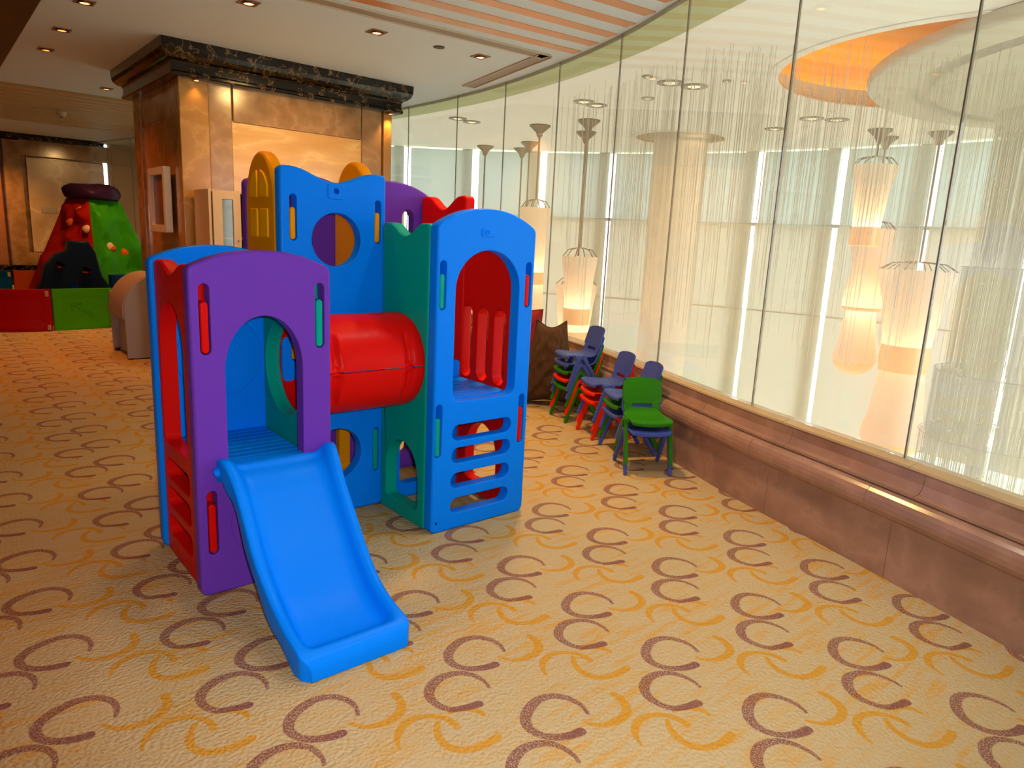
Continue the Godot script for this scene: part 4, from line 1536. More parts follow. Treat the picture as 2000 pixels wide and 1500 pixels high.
func build_chairs() -> void:
	var tone := {"blue": plastic("chair_blue", Color(0.27, 0.34, 0.66)), "green": plastic("chair_green", Color(0.17, 0.46, 0.07)), "red": plastic("chair_red", Color(0.88, 0.17, 0.07))}
	for k in ["chair_blue", "chair_green", "chair_red"]:
		mats[k].roughness = 0.42
	var proto := {}
	var stacks := [
		[Vector2(4.12, -4.20), Vector2(-0.94, -0.33), ["green", "red", "green", "blue", "blue"], ["green plastic child's chair, lowest in the five-high stack by the brown cushion", "red plastic child's chair in the five-high stack by the brown cushion", "green plastic child's chair in the middle of the five-high stack", "blue plastic child's chair second from top of the five-high stack", "blue plastic child's chair on top of the five-high stack"]],
		[Vector2(3.948, -3.71), Vector2(-0.92, -0.39), ["red", "red", "blue"], ["red plastic child's chair, lowest in the stack of two reds and a blue", "red plastic child's chair between a red and a blue one", "blue plastic child's chair on top of two red ones"]],
		[Vector2(3.775, -3.31), Vector2(-0.90, -0.44), ["blue", "green", "blue"], ["blue plastic child's chair under a green one, behind the front green chair", "green plastic child's chair between two blue ones in the third stack", "blue plastic child's chair on top of the stack behind the front green chair"]],
		[Vector2(3.60, -2.78), Vector2(-0.583, 0.812), ["blue", "green"], ["blue plastic child's chair underneath the front green chair", "green plastic child's chair in front of the stacks, facing the viewer"]],
	]
	for s in stacks:
		var f: Vector2 = s[1]
		for k in s[2].size():
			var c: String = s[2][k]
			var o: Node3D
			if proto.has(c):
				o = proto[c].duplicate()
				o.name = numbered("child_chair")
				add_child(o)
			else:
				o = thing("child_chair", "", "chair", Vector3.ZERO)
				chair_parts(o, tone[c])
				proto[c] = o
			o.set_meta("label", s[3][k])
			o.set_meta("category", "chair")
			o.set_meta("group", "stacked children's chairs along the glass wall")
			o.position = Vector3(s[0].x - f.x * 0.155, 0.068 * k, s[0].y - f.y * 0.155)
			o.rotation.y = atan2(f.x, f.y)

# ---------------------------------------------------------------- floor cushions
func cushion(called: String, label: String, at: Vector3, size: Vector3, turn: float, lean: float, m: Material, ear: float, taper: float) -> void:
	var t := thing(called, label, "cushion", at)
	org = Vector3.ZERO
	var nz := FastNoiseLite.new()
	nz.seed = int(size.x * 1000)
	nz.frequency = 2.6
	for sg in [1.0, -1.0]:
		var rows := []
		for i in 25:
			var row := []
			for j in 25:
				var a := i / 12.0 - 1.0
				var b := j / 12.0 - 1.0
				var puff := pow(maxf(0.0, (1.0 - a * a) * (1.0 - b * b)), 0.42)
				var pull := 1.0 - ear * ((1.0 - a * a) * b * b + (1.0 - b * b) * a * a) + ear * 0.35 * a * a * b * b
				var p := Vector3(a * size.x * 0.5 * pull, b * size.y * 0.5 * pull, sg * size.z * 0.5 * puff)
				p.z += nz.get_noise_2d(a * 1.3, b * 1.3 + sg) * 0.05 * puff
				p.x *= 1.0 - taper * (b + 1.0) * 0.5
				row.append(p)
			rows.append(row)
		var mb := MB.new()
		mb.grid(rows, false, false, Vector3(0, 0, -sg * 0.5))
		part(t, "cover" if sg > 0 else "back_cover", mb, m)
	var edge := []
	for k in 96:
		var q := k / 24.0
		var s := int(q)
		var f := (q - s) * 2.0 - 1.0
		var a: float = [f, 1.0, -f, -1.0][s]
		var b: float = [-1.0, f, 1.0, -f][s]
		var pull := 1.0 - ear * ((1.0 - a * a) * b * b + (1.0 - b * b) * a * a) + ear * 0.35 * a * a * b * b
		edge.append(Vector3(a * size.x * 0.5 * pull * (1.0 - taper * (b + 1.0) * 0.5), b * size.y * 0.5 * pull, 0))
	edge.append(edge[0])
	var mb := MB.new()
	mb.tube(edge, 0.006, 6, false)
	part(t, "piping", mb, m)
	t.basis = Basis(Vector3.UP, turn) * Basis(Vector3.RIGHT, lean)
	t.position = at + Vector3(0, size.y * 0.5 * cos(lean) * 0.99, 0)

func build_cushions() -> void:
	var brown := mat("brown_cloth", Color(0.30, 0.19, 0.10), 0.95)
	var red := mat("crimson_cloth", Color(0.55, 0.04, 0.06), 0.9)
	for m in [brown, red]:
		m.normal_enabled = true
		m.normal_texture = noise_tex([], 0.3, 91, FastNoiseLite.TYPE_SIMPLEX_SMOOTH, false, 0.0, 256, 2, true)
		m.uv1_triplanar = true
		m.uv1_scale = Vector3.ONE * 6.0
		m.normal_scale = 0.3
	cushion("floor_cushion", "big dark brown floor cushion propped beside the tallest chair stack", Vector3(4.44, 0, -4.68), Vector3(0.66, 0.78, 0.36), -0.75, -0.16, brown, 0.14, 0.6)
	cushion("floor_cushion", "crimson floor cushion behind the big brown cushion", Vector3(4.40, 0, -5.30), Vector3(0.85, 0.86, 0.4), -0.9, -0.25, red, 0.08, 0.2)

# ---------------------------------------------------------------- things on the far left
func rock_sheet(a: Vector3, b: Vector3, c: Vector3, d: Vector3, out: Vector3, seed_: int, bump := 0.05, n := 16) -> MB:
	# bumpy moulded face between four corners
	var nz := FastNoiseLite.new()
	nz.seed = seed_
	nz.frequency = 1.6
	nz.fractal_type = FastNoiseLite.FRACTAL_RIDGED
	nz.fractal_octaves = 3
	var rows := []
	for i in n + 1:
		var row := []
		for j in n + 1:
			var u := float(i) / n
			var v := float(j) / n
			var p := a.lerp(b, u).lerp(d.lerp(c, u), v)
			var k := minf(minf(u, 1 - u), minf(v, 1 - v))
			p += out * nz.get_noise_3dv(p) * bump * smoothstep(0.0, 0.12, k)
			row.append(p)
		rows.append(row)
	var mb := MB.new()
	mb.grid(rows, false, false, (a + b + c + d) * 0.25 - out)
	return mb

func build_background_toys() -> void:
	var mb := MB.new()
	# climbing tower: four sloping moulded faces under a rock cap
	var c := Vector3(2.02, 0, -12.55)
	var t := thing("climbing_tower", "tapering toy climbing tower with red and green faces and purple rock top", "climbing tower", c)
	var top := [Vector3(1.82, 1.80, -12.95), Vector3(2.06, 1.80, -12.55), Vector3(2.52, 1.80, -12.75), Vector3(2.28, 1.80, -13.15)]
	var bot := [Vector3(1.10, 0.0, -13.3), Vector3(2.06, 0.0, -12.2), Vector3(3.25, 0.0, -12.6), Vector3(2.35, 0.0, -13.9)]
	var face_mat := [plastic("tower_red", Color(0.62, 0.09, 0.04)), plastic("tower_green", Color(0.20, 0.56, 0.05)), plastic("tower_yellow", Color(0.75, 0.5, 0.05)), plastic("tower_blue", Color(0.05, 0.2, 0.5))]
	var names := ["red climbing face", "green climbing face", "yellow climbing face", "blue climbing face"]
	var fn := []
	for k in 4:
		var l := (k + 1) % 4
		var nn: Vector3 = (bot[l] - bot[k]).cross(top[k] - bot[k]).normalized()
		if nn.dot(bot[k] - Vector3(2.1, 0.5, -12.9)) < 0:
			nn = -nn
		fn.append(nn)
		mb = rock_sheet(bot[k], bot[l], top[l], top[k], nn, 100 + k, 0.17)
		part(t, "climbing_face", mb, face_mat[k], names[k])
	mb = MB.new()
	var nz := FastNoiseLite.new()
	nz.seed = 7
	nz.frequency = 2.4
	var rows := []
	for i in 11:
		var row := []
		for j in 28:
			var a := TAU * j / 28.0
			var q: float = [0.0, 0.20, 0.34, 0.37, 0.38, 0.375, 0.35, 0.30, 0.20, 0.10, 0.0][i]
			var y: float = [1.80, 1.80, 1.80, 1.83, 1.88, 1.93, 1.98, 2.02, 2.04, 2.04, 2.04][i]
			var p := Vector3(2.17 + cos(a) * q, y, -12.85 + sin(a) * q)
			p += Vector3(cos(a), 0.5, sin(a)) * nz.get_noise_3dv(p) * 0.06 * (1.0 if q > 0.05 else 0.0)
			row.append(p)
		rows.append(row)
	mb.grid(rows, false, true, Vector3(2.17, 1.9, -12.85))
	part(t, "rock_cap", mb, plastic("tower_purple", Color(0.20, 0.10, 0.22)), "purple rock cap")
	# climbing holds
	var hold := [plastic("hold_orange", Color(0.85, 0.36, 0.10)), plastic("hold_cream", Color(0.85, 0.72, 0.55))]
	for q in [[1, 0.55, 0.86, 0], [1, 0.32, 0.60, 0], [1, 0.55, 0.56, 0], [1, 0.78, 0.46, 1], [1, 0.30, 0.61, 1], [1, 0.36, 0.36, 0], [1, 0.68, 0.36, 0], [0, 0.72, 0.90, 1], [0, 0.90, 0.75, 1], [0, 0.45, 0.8, 0], [0, 0.6, 0.5, 0]]:
		var k: int = q[0]
		var l := (k + 1) % 4
		var p: Vector3 = bot[k].lerp(bot[l], q[1]).lerp(top[k].lerp(top[l], q[1]), q[2]) + fn[k] * 0.03
		mb = MB.new()
		mb.lathe(Vector3.ZERO, [Vector2(0.06, 0.0), Vector2(0.062, 0.012), Vector2(0.045, 0.03), Vector2(0.0, 0.036)], 12, 0.12, 3)
		var b := Basis(Quaternion(Vector3.UP, fn[k]))
		for i in mb.v.size():
			mb.v[i] = p + b * mb.v[i]
			mb.n[i] = b * mb.n[i]
		part(t, "climbing_hold", mb, hold[q[3]])
	# navy rock arch before it, with a doorway
	c = Vector3(1.75, 0, -12.0)
	t = thing("rock_arch", "dark navy rock-shaped climbing block before the red tower face", "climbing block", c)
	var navy := plastic("navy_plastic", Color(0.07, 0.13, 0.22))
	var out := PackedVector2Array([Vector2(1.10, 0.0), Vector2(1.16, 0.42), Vector2(1.28, 0.62), Vector2(1.32, 0.82), Vector2(1.46, 1.0), Vector2(1.60, 1.05), Vector2(1.63, 1.19), Vector2(1.88, 1.19), Vector2(1.96, 1.04), Vector2(2.02, 0.70), Vector2(2.14, 0.5), Vector2(2.2, 0.0)])
	mb = MB.new()
	mb.slab(out, [door2(1.58, 1.78, 0.03, 0.45, 0.62, 0.02)], 0.3, 0.04, front_xf(-11.8), 0.06)
	part(t, "block", mb, navy)
	mb = MB.new()
	mb.slab(door2(1.59, 1.77, 0.04, 0.45, 0.61, 0.02), [], 0.04, 0.01, front_xf(-11.8), 0.06)
	part(t, "door_flap", mb, plastic("sky_plastic", Color(0.02, 0.30, 0.55)))
	for q in [[1.82, 0.78], [1.76, 0.45], [1.5, 0.85]]:
		mb = MB.new()
		mb.lathe(Vector3.ZERO, [Vector2(0.05, 0.0), Vector2(0.055, 0.02), Vector2(0.035, 0.04), Vector2(0.0, 0.045)], 12, 0.12, 3)
		for i in mb.v.size():
			mb.v[i] = Vector3(q[0] + mb.v[i].x, q[1] + mb.v[i].z, -11.65 + mb.v[i].y)
			mb.n[i] = Vector3(mb.n[i].x, mb.n[i].z, mb.n[i].y)
		part(t, "climbing_hold", mb, hold[0])
	# blue base block right of it
	t = thing("base_block", "dark blue plastic block at the foot of the green climbing face", "block", Vector3(2.62, 0, -12.0))
	mb = MB.new()
	mb.box(Vector3(2.76, 0.36, -11.92), Vector3(0.75, 0.72, 0.2), 0.03)
	part(t, "block", mb, plastic("deep_blue_plastic", Color(0.02, 0.06, 0.20)))
	mb = MB.new()
	mb.tube([Vector3(2.27, 0.0, -11.8), Vector3(2.25, 0.36, -11.8), Vector3(2.23, 0.72, -11.8)], [0.13, 0.12, 0.11], 18)
	part(t, "corner_post", mb, plastic("steel_blue_plastic", Color(0.10, 0.26, 0.47)))
	# ball-pit fence panels
	fence_panel("green fence panel with a moulded frame in front of the climbing tower", plastic("fence_green", Color(0.32, 0.72, 0.05)), Vector3(1.32, 0, -11.18), Vector3(2.06, 0, -11.28), 0.56, true, 0.0)
	fence_panel("red bulging fence panel at the left edge beside the green panel", plastic("fence_red", Color(0.70, 0.03, 0.03)), Vector3(0.50, 0, -11.45), Vector3(1.30, 0, -11.16), 0.56, true, 0.10)
	fence_panel("orange fence panel end between the green panel and the white kiosk", plastic("fence_orange", Color(0.78, 0.30, 0.03)), Vector3(2.10, 0, -11.30), Vector3(2.75, 0, -11.75), 0.57, false, 0.0)
	fence_panel("light blue fence panel in the far row at the left edge", plastic("fence_blue", Color(0.02, 0.30, 0.50)), Vector3(0.40, 0, -13.55), Vector3(1.085, 0, -13.5), 0.66, true, 0.0)
	fence_panel("orange fence panel in the far row behind the red panel", plastic("fence_orange", Color.WHITE), Vector3(1.11, 0, -13.5), Vector3(1.75, 0, -13.6), 0.66, false, 0.0)
	# white kiosk with a curved hood
	var kz0 := -9.25
	var kz1 := -8.52
	t = thing("play_kiosk", "white low kiosk with a rounded hood beside the column", "kiosk", Vector3(1.85, 0, -8.9))
	var white := mat("kiosk_white", Color(0.62, 0.56, 0.56), 0.45)
	var side := PackedVector2Array([Vector2(1.665, 0.012), Vector2(2.09, 0.012), Vector2(2.09, 0.93)])
	for k in 15:
		var a := PI * 0.5 + PI * 0.5 * k / 14.0
		side.append(Vector2(2.02 + 0.365 * cos(a), 0.52 + 0.41 * sin(a)))
	mb = MB.new()
	mb.slab(side, [], 0.03, 0.006, front_xf(kz1), 0.05)
	part(t, "end_panel", mb, white)
	mb = MB.new()
	mb.slab(side, [], 0.03, 0.006, front_xf(kz0), 0.05)
	part(t, "end_panel", mb, white)
	rows = []
	for k in 17:
		var a := PI * 0.5 + PI * 0.56 * k / 16.0
		rows.append([Vector3(2.02 + 0.365 * cos(a), 0.52 + 0.40 * sin(a), kz1 - 0.015), Vector3(2.02 + 0.365 * cos(a), 0.52 + 0.40 * sin(a), kz0 + 0.015)])
	mb = MB.new()
	mb.shell(rows, 0.03)
	part(t, "hood", mb, white)
	mb = MB.new()
	mb.box(Vector3(1.89, 0.46, (kz0 + kz1) / 2), Vector3(0.42, 0.035, kz1 - kz0 - 0.03), 0.006)
	part(t, "shelf", mb, white)
	mb = MB.new()
	mb.box(Vector3(1.74, 0.235, (kz0 + kz1) / 2), Vector3(0.02, 0.42, kz1 - kz0 - 0.03), 0.004)
	part(t, "recessed_front", mb, white)
	for q in [[1.70, kz1 - 0.04], [1.70, kz0 + 0.04], [2.05, kz1 - 0.04]]:
		mb = MB.new()
		mb.lathe(Vector3(q[0], 0, q[1]), [Vector2(0.0, 0.0), Vector2(0.03, 0.0), Vector2(0.03, 0.03), Vector2(0.0, 0.03)], 10)
		part(t, "foot", mb, mat("rubber_black", Color(0.03, 0.03, 0.035), 0.7))
	# notice frame on the column's side
	t = thing("notice_frame", "white framed notice box on the column's shaded side", "notice frame", Vector3(2.14, 1.4, -8.55))
	mb = MB.new()
	mb.slab(rect2(-8.92, 1.40, -8.24, 2.09, 0.014), [rect2(-8.84, 1.48, -8.32, 2.01, 0.008)], 0.07, 0.006, side_xf(2.095), 0.06)
	part(t, "frame", mb, mat("frame_white", Color(0.80, 0.78, 0.78), 0.35))
	mb = MB.new()
	mb.box(Vector3(2.11, 1.745, -8.58), Vector3(0.02, 0.54, 0.53))
	part(t, "notice_board", mb, stone("reflection_brown", [[0.0, Color(0.40, 0.25, 0.14)], [1.0, Color(0.52, 0.35, 0.21)]], 4.0, 95, 0.3))  # brown reflection in the frame's glass, painted onto the board
	# cream display cabinet before the column
	t = thing("display_cabinet", "narrow cream cabinet with a glazed door in front of the column", "cabinet", Vector3(2.55, 0, -7.5))
	var cream := mat("cabinet_cream", Color(0.80, 0.66, 0.50), 0.4)
	mb = MB.new()
	mb.box(Vector3(2.235, 0.925, -7.54), Vector3(0.03, 1.85, 0.46), 0.004)
	part(t, "side_panel", mb, cream)
	mb = MB.new()
	mb.box(Vector3(2.835, 0.925, -7.54), Vector3(0.03, 1.85, 0.46), 0.004)
	part(t, "side_panel", mb, cream)
	for y in [0.05, 0.65, 1.38, 1.835]:
		mb = MB.new()
		mb.box(Vector3(2.535, y, -7.55), Vector3(0.57, 0.025, 0.42), 0.003)
		part(t, "shelf_board", mb, cream)
	mb = MB.new()
	mb.box(Vector3(2.535, 0.925, -7.765), Vector3(0.57, 1.82, 0.012))
	part(t, "back_board", mb, mat("cabinet_back", Color(0.44, 0.42, 0.34), 0.6))
	for q in [[2.39, 2.255, 2.525], [2.68, 2.545, 2.82]]:
		mb = MB.new()
		mb.slab(rect2(q[1], 0.03, q[2], 1.84, 0.01), [rect2(q[1] + 0.09, 0.12, q[2] - 0.075, 1.76, 0.008)], 0.022, 0.004, front_xf(-7.30), 0.06)
		var d := part(t, "door", mb, cream)
		mb = MB.new()
		mb.box(Vector3((q[1] + q[2]) / 2, 0.94, -7.30), Vector3(q[2] - q[1] - 0.16, 1.65, 0.005))
		var gl := mat("cabinet_glass", Color(0.55, 0.62, 0.58, 0.35), 0.05)
		gl.transparency = BaseMaterial3D.TRANSPARENCY_ALPHA
		part(d, "glass_pane", mb, gl)
		mb = MB.new()
		mb.tube([Vector3(q[2] - 0.03, 1.36, -7.29), Vector3(q[2] - 0.03, 1.36, -7.272), Vector3(q[2] - 0.03, 1.36, -7.262)], [0.006, 0.011, 0.008], 10)
		part(d, "knob", mb, mat("knob_steel", Color(0.55, 0.5, 0.45), 0.3, 0.8))
	# wall switch plates on the far marble wall
	t = thing("switch_plate", "pale switch plate on the far marble wall beside the red climbing face", "switch", Vector3(2.35, 1.66, -19.165))
	mb = MB.new()
	mb.box(Vector3(2.35, 1.66, -19.163), Vector3(0.30, 0.13, 0.012), 0.004)
	part(t, "plate", mb, mat("switch_pale", Color(0.66, 0.60, 0.48), 0.5))
	mb = MB.new()
	mb.box(Vector3(2.35, 1.66, -19.154), Vector3(0.09, 0.06, 0.01), 0.002)
	part(t, "rocker", mb, mat("switch_pale", Color.WHITE))

func fence_panel(label: String, m: Material, a: Vector3, b: Vector3, h: float, frame: bool, bulge: float) -> void:
	var t := thing("fence_panel", label, "fence panel", (a + b) * 0.5, "ball-pit fence panels")
	var d := (b - a)
	var nn := d.normalized().cross(Vector3.UP)
	if nn.z < 0:
		nn = -nn
	var rows := []
	for i in 21:
		var row := []
		for j in 15:
			var u := i / 20.0
			var v := j / 14.0
			var p := a.lerp(b, u) + Vector3.UP * lerpf(0.003, h, v)
			p += nn * bulge * sin(PI * u)
			if frame:
				var k := minf(minf(u * d.length(), (1 - u) * d.length()), minf(v * h, (1 - v) * h))
				p -= nn * 0.02 * smoothstep(0.07, 0.10, k)
			row.append(p)
		rows.append(row)
	var mb := MB.new()
	mb.shell(rows, 0.06)
	var pl := part(t, "panel", mb, m)
	if frame and bulge == 0.0:
		# moulded arrow relief
		mb = MB.new()
		var c := (a + b) * 0.5 + Vector3.UP * h * 0.5 + nn * 0.012
		var x := d.normalized()
		mb.bar(c - x * 0.12 + Vector3.UP * 0.07, c + x * 0.10 - Vector3.UP * 0.09, Vector2(0.03, 0.02), Vector2(0.03, 0.02), Vector3.UP)
		mb.bar(c - x * 0.13 + Vector3.UP * 0.08, c - x * 0.02 + Vector3.UP * 0.09, Vector2(0.03, 0.02), Vector2(0.015, 0.02), Vector3.UP)
		mb.bar(c - x * 0.13 + Vector3.UP * 0.08, c - x * 0.15 - Vector3.UP * 0.02, Vector2(0.03, 0.02), Vector2(0.015, 0.02), Vector3.RIGHT)
		part(pl, "arrow_relief", mb, m)
	for y in [0.05, h - 0.06]:
		mb = MB.new()
		mb.box(b - d.normalized() * 0.03 + Vector3.UP * y + nn * (0.035 + bulge * 0.1), Vector3(0.04, 0.07, 0.02), 0.006, Basis(d.normalized(), Vector3.UP, nn))
		part(t, "clip", mb, mat("clip_cream", Color(0.78, 0.62, 0.42), 0.5))

# ---------------------------------------------------------------- lamps, strings and crystals in the lobby
func pendant(label: String, x: float, z: float, tiers: Array, rod_to: float) -> void:
	var t := thing("pendant_lamp", label, "pendant lamp", Vector3(x, 3.3, z), "fabric pendant lamps in the lobby")
	var at := Vector3(x, 0, z)
	var steel := mat("lamp_steel", Color(0.52, 0.47, 0.38), 0.35, 0.6)
	var mb := MB.new()
	mb.lathe(at, [Vector2(0.0, 3.3), Vector2(0.17, 3.299), Vector2(0.17, 3.285), Vector2(0.06, 3.19), Vector2(0.035, 3.12), Vector2(0.0, 3.12)], 24)
	part(t, "canopy", mb, steel)
	mb = MB.new()
	mb.tube([Vector3(x, 3.13, z), Vector3(x, rod_to, z)], 0.016, 8)
	part(t, "rod", mb, steel)
	var cloth := fabric("lamp_shade_cloth", Color(0.95, 0.89, 0.80), Color(0.7, 0.62, 0.52))
	cloth.emission_enabled = true
	cloth.emission = Color(1.0, 0.88, 0.75)
	cloth.emission_energy_multiplier = 0.16
	var crystal := mat("lamp_crystal", Color(1.0, 0.80, 0.58), 0.15)
	crystal.emission_enabled = true
	crystal.emission = Color(1.0, 0.66, 0.40)
	crystal.emission_energy_multiplier = 0.5
	var first: Array = tiers[0]
	# wire crown of the first shade
	mb = MB.new()
	for k in 12:
		var a := TAU * k / 12.0
		mb.tube([at + Vector3(0.05 * cos(a), first[1] + 0.13, 0.05 * sin(a)), at + Vector3(first[3] * 0.7 * cos(a), first[1] + 0.10, first[3] * 0.7 * sin(a)), at + Vector3(first[3] * cos(a), first[1], first[3] * sin(a))], 0.007, 5, false)
	part(t, "wire_crown", mb, steel)
	for q in tiers:
		# kind, top, bottom, radius at top, waist, radius at bottom
		mb = MB.new()
		var prof := []
		for k in 13:
			var u := k / 12.0
			var r := lerpf(lerpf(q[3], q[4], smoothstep(0.0, 1.0, u * 2.0)), q[5], smoothstep(0.0, 1.0, maxf(0.0, u * 2.0 - 1.0)))
			prof.append(Vector2(r, lerpf(q[1], q[2], u)))
		if q[0] == "bowl":
			prof = []
			for k in 9:
				var a := PI * 0.5 * k / 8.0
				prof.append(Vector2(q[3] * cos(a), lerpf(q[1], q[2], sin(a))))
		mb.lathe(at, prof, 48, 0.02 if q[0] == "shade" else 0.03, 24)
		part(t, {"shade": "lamp_shade", "band": "crystal_band", "bowl": "crystal_bowl"}[q[0]], mb, cloth if q[0] == "shade" else crystal)
	var bulb := mat("lamp_bulb", Color(1, 0.9, 0.75), 0.4)
	bulb.emission_enabled = true
	bulb.emission = Color(1.0, 0.78, 0.5)
	bulb.emission_energy_multiplier = 6.0
	mb = MB.new()
	var by: float = tiers[0][2] + 0.0
	mb.lathe(Vector3(x, by, z), [Vector2(0.0, 0.07), Vector2(0.045, 0.05), Vector2(0.06, 0.0), Vector2(0.045, -0.05), Vector2(0.0, -0.07)], 14)
	part(t, "bulb", mb, bulb)
	var l := OmniLight3D.new()
	l.name = "lamp_light"
	l.light_color = Color(1.0, 0.90, 0.76)
	l.light_energy = 0.2
	l.light_size = 0.05
	l.omni_range = 20.0
	l.omni_attenuation = 2.0
	l.shadow_enabled = true
	l.position = Vector3(0, by - 3.3, 0)
	t.add_child(l)

func build_lobby_fittings() -> void:
	pendant("pendant with short tapered shade and lit crystal band, just right of the blue ladder tower", 7.85, -7.73, [["shade", 1.30, 0.50, 0.27, 0.225, 0.205], ["band", 0.50, 0.25, 0.20, 0.20, 0.20]], 1.42)
	pendant("lower wide pendant behind the lit crystal band", 8.64, -8.55, [["shade", 0.80, 0.0, 0.36, 0.30, 0.26], ["band", 0.0, -0.3, 0.27, 0.27, 0.27]], 0.92)
	pendant("pendant partly hidden by the blue ladder tower's right edge", 7.756, -8.713, [["shade", 2.03, 1.0, 0.24, 0.19, 0.18], ["band", 1.0, 0.8, 0.18, 0.18, 0.18], ["shade", 0.8, -0.2, 0.18, 0.2, 0.26]], 2.16)
	pendant("hourglass pendant with short rod right of centre, upper part lit brightly at its foot", 10.745, -4.73, [["shade", 2.80, 1.93, 0.31, 0.22, 0.19], ["band", 1.93, 1.66, 0.19, 0.2, 0.2]], 2.93)
	pendant("two-tier flared pendant hanging just below the hourglass pendant", 11.462, -4.937, [["shade", 1.93, 0.72, 0.33, 0.22, 0.29], ["band", 0.72, 0.66, 0.29, 0.28, 0.24], ["shade", 0.66, -0.15, 0.22, 0.26, 0.32], ["bowl", -0.15, -0.38, 0.30, 0.3, 0.0]], 2.03)
	pendant("largest two-tier pendant with glittering middle band near the chandelier", 11.373, -4.156, [["shade", 1.34, 0.22, 0.52, 0.40, 0.33], ["band", 0.22, -0.18, 0.33, 0.34, 0.33], ["shade", -0.18, -1.27, 0.31, 0.36, 0.45], ["bowl", -1.27, -1.55, 0.42, 0.3, 0.0]], 1.46)
	pendant("far slim pendant, leftmost rod seen through the glass", 8.82, -11.508, [["shade", 1.0, 0.2, 0.25, 0.2, 0.19], ["band", 0.2, 0.0, 0.19, 0.19, 0.19]], 1.12)
	pendant("far slim pendant on the shorter-looking of two close rods behind the playset", 9.455, -11.122, [["shade", 1.1, 0.3, 0.25, 0.2, 0.19], ["band", 0.3, 0.1, 0.19, 0.19, 0.19]], 1.22)
	pendant("far slim pendant on the nearer of two close rods behind the playset", 8.95, -10.316, [["shade", 0.9, 0.1, 0.25, 0.2, 0.19], ["band", 0.1, -0.1, 0.19, 0.19, 0.19]], 1.02)
	# flat round lobby downlights
	var spots := [[6.6, -5.27, 0.15], [6.9, -5.17, 0.15], [6.79, -6.80, 0.14], [7.06, -6.83, 0.14], [6.58, -9.31, 0.14], [6.90, -9.38, 0.14], [9.42, -5.08, 0.16], [9.68, -4.86, 0.15], [6.88, -4.73, 0.05], [6.2, -5.27, 0.06], [7.1, -6.0, 0.09], [9.9, -5.9, 0.14]]
	var where := ["left disc of the near pair above the pillar", "right disc of the near pair above the pillar", "left disc of the pair above the two close pendants", "right disc of the pair above the two close pendants", "left disc of the far pair near the marble column", "right disc of the far pair near the marble column", "left disc of the pair under the glowing orange recess", "right disc of the pair under the glowing orange recess", "tiny bright one left of the orange recess", "tiny one above the near pair", "small one between the two near pairs", "single disc left of the hourglass pendant"]
	for i in spots.size():
		var q: Array = spots[i]
		var t := thing("round_downlight", "round lobby downlight, " + where[i], "ceiling light", Vector3(q[0], 3.3, q[1]), "round lobby downlights")
		var mb := MB.new()
		mb.lathe(Vector3(q[0], 3.3, q[1]), [Vector2(q[2], 0.0), Vector2(q[2], -0.012), Vector2(q[2] * 0.8, -0.02), Vector2(q[2] * 0.5, -0.008)], 24)
		part(t, "rim", mb, mat("downlight_rim", Color(0.55, 0.52, 0.42), 0.4, 0.3))
		mb = MB.new()
		mb.lathe(Vector3(q[0], 3.3, q[1]), [Vector2(q[2] * 0.5, -0.008), Vector2(0.0, -0.03)], 16)
		var g := mat("downlight_lens", Color(0.9, 0.87, 0.78), 0.3)
		g.emission_enabled = true
		g.emission = Color(1.0, 0.93, 0.8)
		g.emission_energy_multiplier = 0.9
		part(t, "lamp_lens", mb, g)
	# hanging bead strings
	var rng := RandomNumberGenerator.new()
	rng.seed = 4242
	var unit := BoxMesh.new()
	unit.size = Vector3(0.0035, 1.0, 0.0035)
	var strand := mat("bead_strand", Color(0.84, 0.82, 0.74), 0.4, 0.0)
	var list := []
	for k in 640:
		var px := rng.randf_range(0.0, 1.0)
		var h := deg_to_rad(lerpf(41.0, 80.0, px))
		var d := rng.randf_range(6.9, 9.4)
		var low := 1.5 - rng.randf_range(-0.6, 1.2)
		if rng.randf() < 0.35:
			low = rng.randf_range(1.5, 2.6)
		var at := Vector3(sin(h) * d, 3.3, -cos(h) * d)
		if at.x < glass_x(at.z) + 0.9:
			continue
		list.append([at, low])
	strings("bead_strings", "fine bead strings hanging from the lobby ceiling behind the glass", "bead curtain", list, unit, strand)
	# crystal chandelier
	var cc := Vector3(9.95, 3.3, -2.42)
	var t := thing("crystal_chandelier", "tall tiered crystal chandelier at the right edge of the lobby", "chandelier", cc)
	var dark := mat("chandelier_silver", Color(0.80, 0.78, 0.71), 0.35, 0.2)
	var mb := MB.new()
	mb.lathe(Vector3(cc.x, 0, cc.z), [Vector2(0.0, 3.3), Vector2(0.62, 3.3), Vector2(0.64, 3.2), Vector2(0.60, 2.98), Vector2(0.0, 2.98)], 48)
	part(t, "ceiling_drum", mb, mat("soffit_white", Color.WHITE))
	for q in [[0.60, 2.95], [0.70, 1.45], [0.80, 0.2], [0.86, -0.6]]:
		mb = MB.new()
		mb.lathe(Vector3(cc.x, 0, cc.z), [Vector2(q[0], q[1]), Vector2(q[0] + 0.005, q[1] - 0.005), Vector2(q[0], q[1] - 0.01), Vector2(q[0] - 0.005, q[1] - 0.005), Vector2(q[0], q[1])], 64)
		part(t, "ring", mb, dark)
	list = []
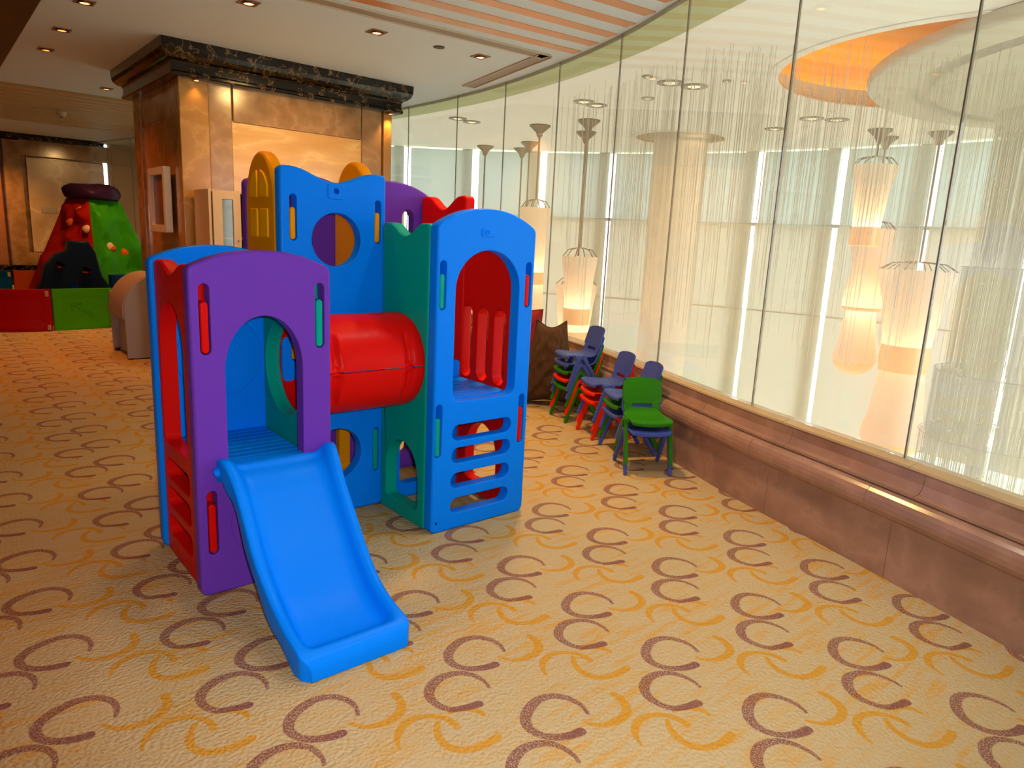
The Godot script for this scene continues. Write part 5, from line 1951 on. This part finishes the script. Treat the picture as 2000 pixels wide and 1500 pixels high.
	for k in 2400:
		var tier := k % 4
		var r: float = [0.61, 0.71, 0.81, 0.87][tier] - rng.randf_range(0.0, 0.25)
		var a := rng.randf_range(0.0, TAU)
		var y: float = [2.95, 1.45, 0.2, -0.6][tier]
		list.append([Vector3(cc.x + cos(a) * r, y, cc.z + sin(a) * r), y - [1.6, 1.4, 1.0, 1.6][tier] * rng.randf_range(0.8, 1.0)])
	var beads := MultiMeshInstance3D.new()
	beads.name = "crystal_strings"
	fill_strings(beads, list, unit, mat("crystal_strand", Color(0.86, 0.84, 0.76), 0.3, 0.0), cc)
	beads.set_meta("kind", "stuff")
	t.add_child(beads)
	var drop := SphereMesh.new()
	drop.radius = 0.011
	drop.height = 0.022
	drop.radial_segments = 8
	drop.rings = 4
	var drops := MultiMeshInstance3D.new()
	drops.name = "crystal_drops"
	var mm := MultiMesh.new()
	mm.transform_format = MultiMesh.TRANSFORM_3D
	mm.mesh = drop
	mm.instance_count = 420
	for i in 420:
		var q: Array = list[rng.randi() % list.size()]
		var p: Vector3 = q[0]
		p.y = lerpf(p.y, q[1], rng.randf())
		mm.set_instance_transform(i, Transform3D(Basis(), p - cc))
	drops.multimesh = mm
	drops.material_override = mat("crystal_drop", Color(0.97, 0.97, 0.95), 0.05, 0.9)
	drops.set_meta("kind", "stuff")
	t.add_child(drops)

func fill_strings(o: MultiMeshInstance3D, list: Array, unit: Mesh, m: Material, from: Vector3) -> void:
	var mm := MultiMesh.new()
	mm.transform_format = MultiMesh.TRANSFORM_3D
	mm.mesh = unit
	mm.instance_count = list.size()
	for i in list.size():
		var p: Vector3 = list[i][0]
		var h: float = p.y - list[i][1]
		mm.set_instance_transform(i, Transform3D(Basis.from_scale(Vector3(1, h, 1)), p - Vector3(0, h * 0.5, 0) - from))
	o.multimesh = mm
	o.material_override = m

func strings(called: String, label: String, category: String, list: Array, unit: Mesh, m: Material) -> void:
	var o := MultiMeshInstance3D.new()
	o.name = called
	fill_strings(o, list, unit, m, Vector3.ZERO)
	o.set_meta("kind", "stuff")
	o.set_meta("label", label)
	o.set_meta("category", category)
	add_child(o)
